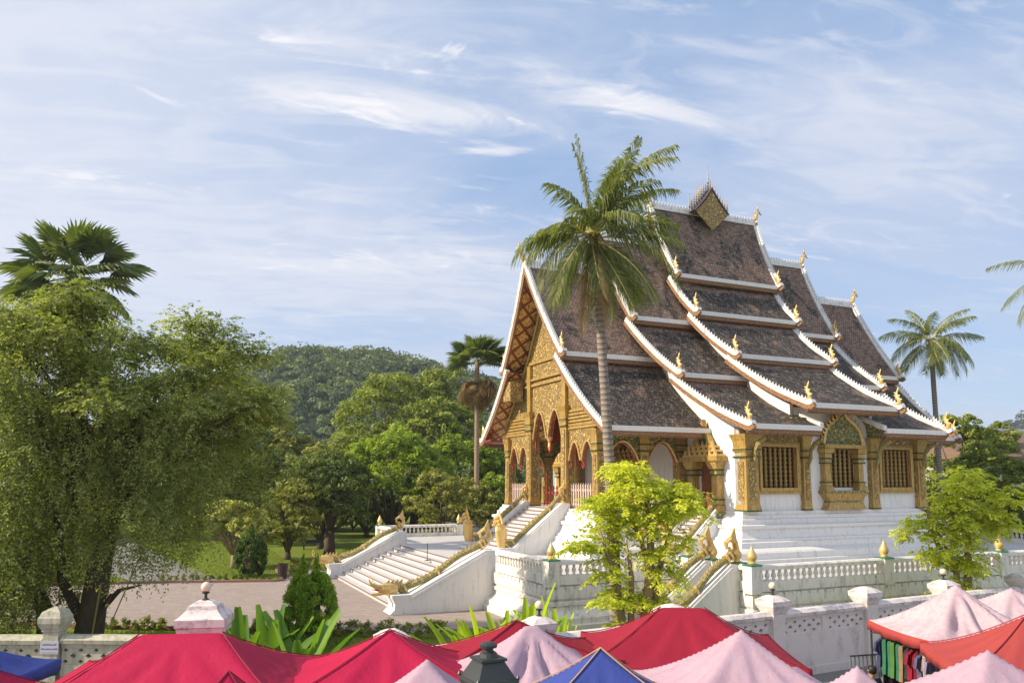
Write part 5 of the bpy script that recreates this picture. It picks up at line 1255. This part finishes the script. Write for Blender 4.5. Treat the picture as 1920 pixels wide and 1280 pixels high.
# ---- the big weeping tree at the left
def weeping(loc):
    rng = np.random.default_rng(21); t = empty('weeping_tree', loc); tag(t, 'huge weeping tree with dark drooping foliage filling the left side', 'tree')
    cl = []
    for i in range(150):
        a = rng.uniform(0, 2*PI); rr_ = 5.7 * math.sqrt(rng.random()); x, y = rr_ * math.cos(a), rr_ * .75 * math.sin(a)
        top = 12.3 - .062 * (x + .8) ** 2 - .05 * y * y + rng.uniform(-.7, .35); z = top - (rng.random() ** 1.5) * 4.2
        r = rng.uniform(.5, 1.15)
        if 960 + 1450 * (x - 14.22) / (26.5 + y) > 385: z = max(z, 8.3)
        cl.append((x, y, z, r, r, r * .75))
    for x, z in ((5.0, 8.9), (5.6, 8.1), (4.4, 10.0), (6.1, 8.8), (3.4, 10.7), (5.5, 7.0), (6.0, 6.2)): cl.append((x, rng.uniform(-1, 1), z, .75, .75, .45))
    V, F, T = clump_leaves(cl, 26000, .17, rng, .5, .0, .1); parts = [(V, F, T)]; parts.append(clump_twigs(cl, 9500, .62, 8, .12, .42, .38, rng))
    ns = 560; sp_ = []; ctr = [(rng.uniform(0, 2*PI), 5.9 * rng.random() ** .45, rng.uniform(-2.0, 1.0)) for _ in range(70)]
    for i in range(ns):                       # hanging sprays
        a, rr_, dz_ = ctr[i % 70]; a += rng.normal() * .05; rr_ += rng.normal() * .28; x, y = rr_ * math.cos(a), rr_ * .8 * math.sin(a)
        z1 = 9.0 - .05 * x * x + dz_ + rng.uniform(-.4, .4)
        px_ = 960 + 1450 * (x - 14.22) / (26.5 + y)
        if px_ > 375: low = rng.uniform(6.3, 7.8)
        elif px_ > 270: low = rng.uniform(2.9, 5.4)
        elif x > -.8: low = rng.uniform(2.6, 6)
        else: low = rng.uniform(.9, 4.5)
        L = max(.8, z1 - low); k = int(L * 42); f = rng.random(k)
        P = np.stack([x + .22 * rng.normal(size=k) + .3 * f * math.cos(a), y + .22 * rng.normal(size=k) + .5 * f * math.sin(a), z1 - f * L], 1); sp_.append(P)
    for i in range(190):                      # low curtains at the left and in front
        x, y = rng.uniform(-6.5, -.6), rng.uniform(-3.2, 1.5); z1 = rng.uniform(4.0, 6.5); low = rng.uniform(.5, 2.4); L = z1 - low; k = int(L * 36); f = rng.random(k)
        sp_.append(np.stack([x + .2 * rng.normal(size=k), y + .2 * rng.normal(size=k), z1 - f * L], 1))
    P = np.concatenate(sp_); k = len(P) // 9; sel = rng.choice(len(P), k, replace=False); D = rng.normal(size=(k, 3)) * np.array([.6, .6, .25]) + np.array([0, 0, -.7]); D /= np.linalg.norm(D, axis=1)[:, None]
    parts.append(twigs(P[sel], D, .6, 6, .12, .40, .25, rng, .36)); P = P[rng.choice(len(P), len(P) // 4, replace=False)]; N = rng.normal(size=P.shape) + np.array([0, 0, .1]); N /= np.linalg.norm(N, axis=1)[:, None]
    V, F = leafquads(P, N, .135, .42, rng, (0, 0, -1.0)); T = np.clip(rng.normal(.36, .2, len(P)), 0, 1); parts.append((V, F, T))
    o = 0; VV = []; FF = []
    for V, F, T in parts: VV.append(V); FF.append(F + o); o += len(V)
    link('crown', npmesh('crown', np.concatenate(VV), np.concatenate(FF), L_BIG, np.concatenate([q_[2] for q_ in parts])), t)
    mb = MB(); mb.tube([(-.05,0,-.1),(.15,0,1.6),(.35,0,3.4),(.55,.1,4.6)], [.52,.42,.36,.30], 10)
    for p in ((3.2,.3,9.2),(5.2,-.4,8.4),(1.2,1.2,9.6),(.2,-.8,9.8),(-2.6,.6,9.2),(2.6,-1.4,8.6)): mb.tube([(.5,.05,4.3), (.5 + (p[0]-.5)*.4, p[1]*.4, 4.3 + (p[2]-4.3)*.55), p], [.22,.15,.03], 7)
    mb.tube([(-1.5,.4,-.1),(-1.75,.5,1.5),(-2.6,.6,3.4),(-3.4,.4,6.4),(-4.2,.2,8.8)], [.34,.27,.2,.14,.03], 8); mb.tube([(-.1,0,1.1),(-1.0,.1,2.6),(-1.2,.2,4.2),(-2.2,-.3,7.5)], [.2,.16,.12,.03], 7)
    for _ in range(34):
        e = cl[int(rng.integers(0, 140))]; s0 = Vector((rng.uniform(-1, 1.6), rng.uniform(-.8, .8), rng.uniform(4.5, 7.0))); mb.tube([s0, s0.lerp(Vector(e[:3]), .55) + Vector((0, 0, .5)), Vector(e[:3])], [.07, .045, .012], 5)
    mb.tube([(.3,0,1.5),(1.1,-.2,2.3),(1.9,-.3,2.5)], [.12,.08,.02], 6); mb.tube([(.35,-.3,-.1),(.5,-.35,1.2),(.9,-.3,2.2)], [.12,.1,.06], 6)
    mb.build('trunk', M_BARK, t, True)
    mb = MB(); mb.tube([(.35,-.6,-.1),(.75,-.7,2.6)], .035, 6); mb.tube([(1.0,-.5,1.2),(2.0,-.6,3.6)], .02, 5); mb.build('bamboo_prop', plain('bamboo', (.30, .26, .08), .6), t)
weeping(tuple(at(182, 26.5)))
# ---- yellow-green young trees between wall and terrace
def young(label, loc, stems, cl, seed, n, snag=None):
    rng = np.random.default_rng(seed); t = empty('young_tree', loc); tag(t, label, 'tree', 'young yellow green trees by the wall')
    V, F, T = clump_twigs(cl, n // 15, .38, 7, .16, .40, .42, rng); link('crown', npmesh('crown', V, F, L_YEL, T), t)
    for s in stems: mb = MB(); mb.tube(s[0], s[1], 8); mb.build('trunk', M_BARKP, t, True)
    return t
def mkcl(rng, lst, k, rr=.5):
    out = []
    for x, z, rx, rz, w in lst:
        for _ in range(w):
            a = rng.uniform(0, 2*PI); q_ = math.sqrt(rng.random()); r = rng.uniform(.6, 1.35) * rr
            out.append(((x + rx*q_*math.cos(a)) * .88, rng.uniform(-1, 1) * max(.5, rx * .8), z - .1 + rz*q_*math.sin(a), r, r, r * .62))
    return out
g1 = np.random.default_rng(41)
young('bright yellow green tree with twin pale trunks before the stairs', tuple(at(1190, 25.6)), [
  ([(-.45,0,-.1),(-.5,0,1.4),(-.62,.1,2.6),(-.95,.1,3.6),(-1.2,0,4.4)], [.15,.13,.11,.07,.02]), ([(-.28,.1,-.1),(-.2,.1,1.3),(-.15,.1,2.8),(-.3,.1,3.9)], [.13,.11,.09,.03]),
  ([(.28,0,-.1),(.25,0,1.4),(.42,0,2.8),(.48,0,4.2),(.3,0,5.6)], [.20,.17,.15,.12,.03]), ([(.5,.2,-.1),(.6,.2,2.0),(.85,.2,3.4),(1.4,.2,4.9)], [.13,.12,.09,.02]), ([(.42,0,2.8),(.2,.1,4.0),(-.5,.1,5.3)], [.10,.08,.02])],
  mkcl(g1, [(-.1,6.0,.9,.55,12),(.5,5.2,1.6,.7,26),(-.8,5.0,1.0,.7,16),(1.5,5.3,.7,.6,10),(-1.3,4.1,.9,.6,10),(.9,4.1,.9,.6,10),(-.7,2.2,.5,.6,6),(-.6,.9,.7,.6,8),(.6,1.9,.5,.4,4),(-1.9,3.9,.3,.2,2),(-.9,3.2,.5,.3,4),(.9,2.9,.5,.3,3)], 0), 42, 33000)
g2 = np.random.default_rng(51)
young('yellow green tree with a broken branch stub at the right', tuple(at(1790, 30)), [
  ([(-.3,0,-.1),(-.25,0,1.5),(-.2,0,2.6),(-.9,0,4.2)], [.16,.14,.11,.03]), ([(.15,0,-.1),(.2,0,2.0),(.35,0,4.2),(.3,0,6.2)], [.17,.15,.11,.03]), ([(-.2,0,2.4),(-.9,0,3.6),(-1.15,-.05,4.3),(-1.2,-.05,4.95)], [.10,.09,.085,.07]), ([(-1.2,-.05,4.75),(-1.5,0,4.92)], [.05,.04])],
  mkcl(g2, [(.3,6.0,.8,.5,9),(.8,5.3,1.2,.7,16),(-.6,5.2,.7,.6,8),(1.2,4.6,.8,.6,10),(-.2,4.2,1.3,.8,22),(-1.6,4.2,.6,.4,7),(-.6,3.1,1.0,.6,12),(.5,3.0,.7,.6,8),(-.3,1.7,.6,.5,7),(.6,1.6,.5,.5,5)], 0), 52, 26000)
# ---- garden and background trees
bgd = 'trees in the temple garden'
def T(label, px, D, ytop, wpx, leafm, n, seed, z_bottom=None, **k):
    p = at(px, D); h = CAM_H + (903 - ytop) * D / 1450; rx = wpx / 2 * D / 1450
    rz = k.pop('rz', None) or (h - (z_bottom if z_bottom is not None else h * .25)) / 2
    return tree(k.pop('name', 'garden_tree'), label, tuple(p), h, rx, rz, leafm, n, k.pop('lsize', max(.16, D * .0046)), seed, group=bgd, **k)
T('dark round tree with a thick trunk on the lawn', 622, 63, 852, 170, L_DARK, 12000, 61, 1.7, trunk=.42, h0=2.0, K=34)
T('domed drooping tree left of the thick trunk tree', 545, 60, 890, 130, L_OLIVE, 10000, 62, .3, trunk=.25, droop=.3, K=22)
T('bushy light tipped tree beside the forecourt balustrade', 828, 62, 880, 135, L_OLIVE, 7500, 63, .6, trunk=.2)
T('flat spreading feathery tree with bright top', 742, 74, 802, 215, L_BRIGHT, 11000, 64, .4, trunk=.35, cr=.26, K=40, low=-.2)
T('bright feathery tree behind the slender fan palm', 882, 80, 806, 175, L_BRIGHT, 10000, 65, .4, trunk=.35, cr=.26, K=34)
T('rounded yellow green tree between lawn and hill', 605, 70, 822, 150, L_OLIVE, 8000, 66, .3, trunk=.3)
T('tall broad tree in the centre before the hill', 735, 104, 684, 200, L_MID, 15000, 67, 2, trunk=.6, cr=.34, K=52, low=-.5)
T('tall dark crowned tree right of the broad one', 828, 106, 672, 160, L_MID, 13000, 68, 2, trunk=.55, cr=.36, K=46, low=-.5)
T('tall tree at the right shoulder behind the fan palm', 800, 98, 735, 150, L_MID, 12000, 69, 1, trunk=.5, cr=.36, K=42, low=-.5)
T('olive brown tree beside the weeping tree', 538, 92, 772, 115, L_OLIVE, 8000, 70, .4, trunk=.4)
T('dark shaded tree behind the weeping tree edge', 450, 74, 738, 150, L_DARK, 10000, 71, .2, trunk=.4)
T('leafy tree deep behind the weeping tree', 350, 80, 760, 200, L_MID, 10000, 72, .2, trunk=.4)
T('dark tree at far left behind the weeping tree', 210, 82, 750, 200, L_DARK, 8500, 73, .5, trunk=.4)
T('dark tree at the left border behind everything', 60, 80, 740, 230, L_DARK, 8500, 74, .5, trunk=.4)
T('dark green tree behind the porch corner', 930, 84, 838, 110, L_DARK, 7000, 75, .4, trunk=.3)
T('dense dark tree behind the bushy light tipped tree', 770, 78, 868, 130, L_DARK, 7500, 76, .3, trunk=.3)
T('low dark tree at the end of the lawn', 690, 84, 880, 150, L_DARK, 8000, 77, .3, trunk=.3)
T('dark filler tree between dome tree and thick trunk tree', 500, 72, 850, 110, L_DARK, 7000, 78, .3, trunk=.3)
T('reddish flecked shrub behind the balustrade', 905, 66, 905, 95, L_OLIVE, 5000, 79, .2, trunk=.15)
T('small tree left of the centre beneath the hill', 660, 110, 770, 90, L_MID, 6000, 80, .5, trunk=.3)
T('leafy tree right of the temple roof corner', 1800, 66, 760, 150, L_MID, 9000, 81, 2, trunk=.3, cr=.3, K=30)
T('dark leafy tree behind the right yellow green tree', 1860, 58, 815, 170, L_MID, 10000, 82, 1, trunk=.3, cr=.3, K=30)
T('dark bush at the right border beside the terrace', 1905, 62, 880, 120, L_DARK, 6000, 83, .3, trunk=.2)
T('slim leafy tree behind the last window column', 1740, 72, 790, 100, L_MID, 6500, 84, .5, trunk=.25)
T('tall leafy branches above the tile roofed house', 1848, 80, 775, 130, L_MID, 6000, 85, 4, trunk=.3, cr=.3)
ru = random.Random(77)
for i, (px, D, yt, w, m_) in enumerate([(175,88,880,190,L_DARK),(310,92,890,180,L_MID),(430,86,868,150,L_DARK),(520,95,880,130,L_OLIVE),(600,98,895,140,L_DARK),(665,94,888,120,L_MID),(735,96,878,140,L_DARK),(835,92,884,130,L_DARK),(900,90,880,110,L_MID),(960,88,890,120,L_DARK)]):
    where = ['behind the mossy wall post', 'left of the gate post globe lamp', 'behind the frangipani', 'behind the dome tree', 'behind the thick trunk tree', 'beyond the end of the lawn', 'under the flat feathery tree', 'behind the light tipped tree', 'behind the slender fan palm', 'behind the porch steps'][i]
    T(('dark' if m_ is L_DARK else 'green') + ' understory thicket ' + where, px, D, yt, w, m_, 5000, 400 + i, .1, trunk=.12, low=-.8, K=20, name='thicket', cat='thicket')
# frangipani with pale forked limbs
fr = tree('frangipani', 'rounded frangipani with pale forked trunk and yellow tips', tuple(at(446, 54)), 4.6, 2.55, 1.55, leaf('leaf_frangipani', (.22,.25,.05), (.66,.64,.20), .4, (.74,.68,.26)), 9000, .30, 86, trunk=.22, h0=.9, K=26, barkm=M_BARKP, cr=.30, low=-.45)
# cone-shaped conifers
def thuja(label, loc, h, r, seed, twin=False, n=9000):
    rng = np.random.default_rng(seed); t = empty('clipped_conifer', loc); tag(t, label, 'conifer', 'pointed clipped conifers')
    cl = []
    for i in range(150):
        f = rng.random(); a = rng.uniform(0, 2*PI); z = h * (.06 + .74 * f); rr_ = r * (math.sin(PI * min(1, .20 + f * .68)) ** .65) * .86
        cl.append((rr_*math.cos(a), rr_*math.sin(a), z, r*.17, r*.17, h*.075))
    for x in ((-.25*r, .22*r) if twin else (0,)):
        for i in range(12): f = i / 11; cl.append((x + rng.uniform(-.05,.05), rng.uniform(-.05,.05), h * (.77 + .30 * f) * (1.0 if x < 0 or not twin else .985), r*.24*(1.05-f), r*.24*(1.05-f), h*.05))
    V, F, T_ = clump_leaves(cl, n, .11 if twin else .17, rng, .38, .45, 0, (0, 0, 1.4)); link('crown', npmesh('crown', V, F, L_THUJA if twin else L_THUJAD, T_), t)
    mb = MB(); mb.tube([(0,0,-.05),(0,0,h*.8)], [.09,.03], 7); mb.tube([(0,0,h*.1),(0,0,h*.6)], [r*.55, r*.3], 10); mb.build('trunk', M_BARK, t)
thuja('bright twin tipped conifer by the forecourt hedge', tuple(at(588, 29.5)), 3.0, 1.04, 91, True, 42000)
thuja('darker pointed conifer on the lawn beside the frangipani', tuple(at(477, 49.5)), 3.1, 1.02, 92, n=14000)
# strap-leaved clumps
def straps(label, loc, n, L, seed, m, spread=55, wid=.15):
    rng = np.random.default_rng(seed); t = empty('strap_plant', loc); tag(t, label, 'plant', 'strap leaved clumps behind the wall')
    for i in range(n):
        az = i * 2.4 + rng.uniform(-.4, .4); lean = R(rng.uniform(6, spread)); l = L * rng.uniform(.7, 1.15); V = []; F = []; k = 8; p = np.array([.08*math.cos(az), .08*math.sin(az), 0]); e = PI/2 - lean * .45
        sd_ = np.array([-math.sin(az), math.cos(az), 0])
        for j in range(k + 1):
            f = j / k; w = wid * (math.sin(PI * (.13 + .80 * f)) ** .7); up = np.array([-math.cos(az)*math.sin(e), -math.sin(az)*math.sin(e), math.cos(e)])
            V += [p - sd_*w + up*w*.45, p.copy(), p + sd_*w + up*w*.45]; e -= lean * 1.1 / k
            p = p + np.array([math.cos(az)*math.cos(e), math.sin(az)*math.cos(e), math.sin(e)]) * l / k
        for j in range(k): b = 3*j; F += [(b, b+1, b+4, b+3), (b+1, b+2, b+5, b+4)]
        link('leaf_blade', npmesh('leaf_blade', np.array(V), np.array(F), m, np.full(len(F), float(np.clip(rng.normal(.5,.25),0,1))), True), t)
for i, (px, D, n, L, lb) in enumerate([(462, 20.5, 22, 2.55, 'dark green strap leaved clump right beside the gate post'), (515, 20.2, 22, 2.5, 'dark green strap leaved clump in the middle of the left three'), (572, 19.8, 20, 2.65, 'dark green strap leaved clump below the twin tipped conifer')]): straps(lb, tuple(at(px, D)), n, L, 100 + i, L_STRAP, 50, .21)
for i, (px, D, n, L, lb) in enumerate([(872, 22.0, 12, 2.25, 'yellow green strap leaved clump left of the other lit ones'), (912, 22.3, 12, 2.3, 'yellow green strap leaved clump above the lantern knob'), (948, 22.6, 12, 2.2, 'yellow green strap leaved clump second left of the globe lamp'), (986, 22.9, 14, 2.75, 'tallest yellow green strap leaved clump left of the globe lamp'), (1042, 23.6, 11, 2.3, 'yellow green strap leaved clump right of the globe lamp')]): straps(lb, tuple(at(px, D)), n, L, 110 + i, L_STRAPY, 50)
# hedges of small clipped shrubs
def shrub_mesh(seed, h, r, n, m):
    rng = np.random.default_rng(seed); cl = [(rng.uniform(-r,r)*.5, rng.uniform(-r,r)*.5, h*(.2+.7*rng.random()), r*.5, r*.5, h*.22) for _ in range(9)]
    V, F, T_ = clump_leaves(cl, n, .10, rng, .55, .3); return npmesh('hedge_shrub', V, F, m, T_)
HS = [shrub_mesh(200 + i, .52, .26, 260, L_OLIVE) for i in range(3)]; HB = [shrub_mesh(210 + i, .58, .34, 330, L_OLIVE) for i in range(3)]
def hedge(pts, step, ms, label, grp, jit=.06, zs=(.8, 1.15)):
    rr = random.Random(len(grp))
    A, B = Vector(pts[0]), Vector(pts[1]); n = int((B - A).length / step)
    for i in range(n):
        p = A.lerp(B, (i + .5) / n) + Vector((rr.uniform(-jit, jit), rr.uniform(-jit, jit))); o = link('hedge_shrub', ms[i % 3]); o.location = (p.x, p.y, 0); k = rr.uniform(*zs); o.scale = (k, k, k); o.rotation_euler = (0, 0, rr.uniform(0, 6)); tag(o, label, 'shrub', grp)
hedge([(-17.5, 32.0), (-8.6, 31.0)], .42, HS, 'thin sparse shrub in the loose row along the near forecourt edge', 'sparse shrubs on the near forecourt edge', .1, (.6, 1.2))
hedge([(-7.6, 30.7), (-2.6, 30.2)], .36, HB, 'dense clipped shrub in the close hedge before the staircase wall', 'dense shrubs before the staircase wall')
hedge([(-21, 46.7), (-14.4, 47.4)], .40, HS, 'low dark shrub along the far forecourt kerb', 'low shrubs on the far forecourt kerb', .05, (.7, .95))
hedge([(-13.6, 49.6), W2(-25.6, 12.2)], .40, HB, 'clipped shrub in the row left of the staircase foot', 'clipped shrubs left of the staircase foot')
hedge([(-15.0, 53.5), (-11.5, 52.0)], .5, HB, 'clipped shrub on the lawn behind the litter bin', 'clipped shrubs behind the litter bin', .15, (.9, 1.4))
bn = empty('litter_bin', (-14.1, 48.3, 0)); tag(bn, 'dark brown litter bin at the corner of the forecourt', 'bin')
mb = MB(); mb.lathe([(.27,0),(.33,.85),(.35,.86),(.35,.92),(.30,.92),(.26,.1)], n=14); mb.build('bin_body', plain('brown_bin', (.05,.03,.03), .5), bn)
bt = MB(); bt.box(-.9,.9,-.2,.2,.40,.46); bt.box(-.9,.9,.2,.26,.5,.85); bn2 = empty('garden_bench', tuple(at(590, 69)), .2); tag(bn2, 'dark bench in shadow beneath the thick trunk tree', 'bench'); bt.build('seat', M_IRON, bn2)
for x in (-.7, .7): bt = MB(); bt.box(x-.05, x+.05, -.2, .26, 0, .399); bt.build('leg', M_IRON, bn2)
# grass tufts
rng = np.random.default_rng(7); n = 60000
gx = np.concatenate([rng.uniform(-24, -6, n//2), rng.uniform(-32, -9, n - n//2)]); gy = np.concatenate([rng.uniform(20.5, 31.4, n//2), rng.uniform(47.5, 78, n - n//2)])
ok = ~((gx > -13.8) & (gy > 47) & (gy < 49)) & ~((gx < -19) & (gy < 47.5 + (-gx - 19) * 1.6) & (gy > 40)); gx, gy = gx[ok], gy[ok]; n = len(gx)
loc_x = UX * (gx - TX) + UY * (gy - TY); ok = loc_x < -24.6; gx, gy = gx[ok], gy[ok]; n = len(gx)
P = np.stack([gx, gy, np.full(n, .03)], 1); N = rng.normal(size=(n, 3)); N[:, 2] *= .3; N /= np.linalg.norm(N, axis=1)[:, None]
V, F = leafquads(P, N, .13, .3, rng, (0, 0, 2.0)); struct(link('grass', npmesh('grass', V, F, leaf('leaf_grass', (.07,.115,.012), (.22,.27,.035), .3), np.clip(rng.normal(.5,.25,n),0,1))), 'stuff')
# ---- far house at the right
hs = empty('house', tuple(at(1905, 84)), R(14)); tag(hs, 'low house with long brown tiled roof behind the right trees', 'house')
mb = MB(); mb.box(-11, 16, -4, 4, 0, 8.4); mb.build('wall', plaster('house_wall', (.55,.5,.47), .4), hs)
mb = MB(); mb.rings([[(-12, -5.2, 8.2), (-12, -5.2, 8.45), (-12, 0, 11.5), (-12, 5.2, 8.45), (-12, 5.2, 8.2)], [(17, -5.2, 8.2), (17, -5.2, 8.45), (17, 0, 11.5), (17, 5.2, 8.45), (17, 5.2, 8.2)]]); rf = mb.build('roof', plain('brown_roof', (.20, .13, .10), .8, .2, var=.3), hs)
mb = MB(); mb.box(-12, 17, -.22, .22, 11.38, 11.62); mb.build('ridge_cap', M_VERGE, rf)
for x in (-7, -2, 3, 8): mb = MB(); mb.box(x, x + 1.6, -4.05, -3.99, 4.2, 6.2); mb.build('window', M_INNER, hs)
# ---- hills
def hill(name, f, x0, x1, y0, y1, nx, ny, m, crowns, csize, seed, leafm, per, ls, stuffname):
    vs = [(x0 + (x1-x0)*i/nx, y0 + (y1-y0)*j/ny, f(x0 + (x1-x0)*i/nx, y0 + (y1-y0)*j/ny)) for j in range(ny+1) for i in range(nx+1)]
    mb = MB(); mb.add(vs, [(j*(nx+1)+i, j*(nx+1)+i+1, (j+1)*(nx+1)+i+1, (j+1)*(nx+1)+i) for j in range(ny) for i in range(nx)]); struct(mb.build(name, m, None, True))
    rng = np.random.default_rng(seed); P = []; N = []; S_ = []; T_ = []; c = 0
    while c < crowns:
        x, y = rng.uniform(x0, x1), rng.uniform(y0, y1); z = f(x, y)
        if z < 1.5: continue
        if f(x, y + 4) < z - .8: continue                         # far side of the ridge is never seen
        r = csize * rng.uniform(.45, 1.0) * (1.9 if rng.random() < .18 else 1.15); d = rng.normal(size=(per, 3)); d /= np.linalg.norm(d, axis=1)[:, None]; d[:, 2] = np.abs(d[:, 2]) * .9 - .15
        lump = rng.normal(size=(5, 3)); lump /= np.linalg.norm(lump, axis=1)[:, None]; bump = 1 + .28 * np.max(d @ lump.T, axis=1) - .1
        P.append(np.array([x, y, z + r * .55]) + d * bump[:, None] * r * np.array([1, 1, .9])); q_ = d + rng.normal(size=d.shape) * .45; N.append(q_ / np.linalg.norm(q_, axis=1)[:, None])
        t0 = rng.uniform(.05, .85); T_.append(np.clip(t0 + rng.normal(size=per) * .16, 0, 1)); c += 1
    P = np.concatenate(P); N = np.concatenate(N); V, F = leafquads(P, N, ls, .75, rng)
    struct(link(stuffname, npmesh(stuffname, V, F, leafm, np.concatenate(T_))), 'stuff')
q = NT('hill_soil'); q.col((.022, .036, .016)); q.rough(.95, .05); M_SOIL = q.m
prof_px = [(250,800),(340,730),(400,706),(450,694),(500,672),(540,657),(580,650),(620,650),(660,654),(710,664),(770,678),(850,694),(930,708),(1000,735),(1100,790)]
HD = 400.0
hx_ = [(p - 960) / 1450 * HD for p, _ in prof_px]; hz_ = [CAM_H + (903 - y) * HD / 1450 - 4.5 for _, y in prof_px]
def hf(x, y):
    top = float(np.interp(x * HD / max(y, HD*.5) if y < HD else x, hx_, hz_)); s = (y - (HD - 150)) / 150
    w = math.sin(min(1, max(0, s)) * PI / 2) if s < 1 else max(0, 1 - (s - 1) * .8)
    return max(-1, top * w * (1 + .02 * math.sin(x * .09 + y * .05)) + 1.3 * math.sin(x * .13 + 1) * math.sin(y * .11) * w)
hill('hill', hf, -190, 60, 250, 440, 70, 50, M_SOIL, 3600, 2.7, 300, L_HILL, 60, 1.25, 'hillside_forest')
def hf2(x, y):
    s = (y - 760) / 140; w = math.sin(min(1, max(0, s)) * PI / 2) if s < 1 else max(0, 1 - (s-1)*.8); u = (x - 640) / 110
    return max(-1, (88 * math.exp(-u*u*.6)) * w - 1)
hill('far_hill', hf2, 480, 820, 760, 960, 34, 20, M_SOIL, 900, 6.0, 301, L_HILLFAR, 45, 3.0, 'far_hill_forest')

# ------------------------------------------------------------------ air: one even volume round everything below the sky
mb = MB(); mb.box(-420, 920, -190, 1150, -1.2, 104); hz = mb.build('haze', [], None)
hm = bpy.data.materials.new('haze_air'); hm.use_nodes = True; ht = hm.node_tree; ht.nodes.clear()
hv = ht.nodes.new('ShaderNodeVolumePrincipled'); hv.inputs['Color'].default_value = (.80, .88, 1.0, 1); hv.inputs['Density'].default_value = .00024; hv.inputs['Anisotropy'].default_value = .2
hout = ht.nodes.new('ShaderNodeOutputMaterial'); ht.links.new(hv.outputs[0], hout.inputs['Volume'])
hz.data.materials.clear(); hz.data.materials.append(hm); struct(hz, 'stuff')
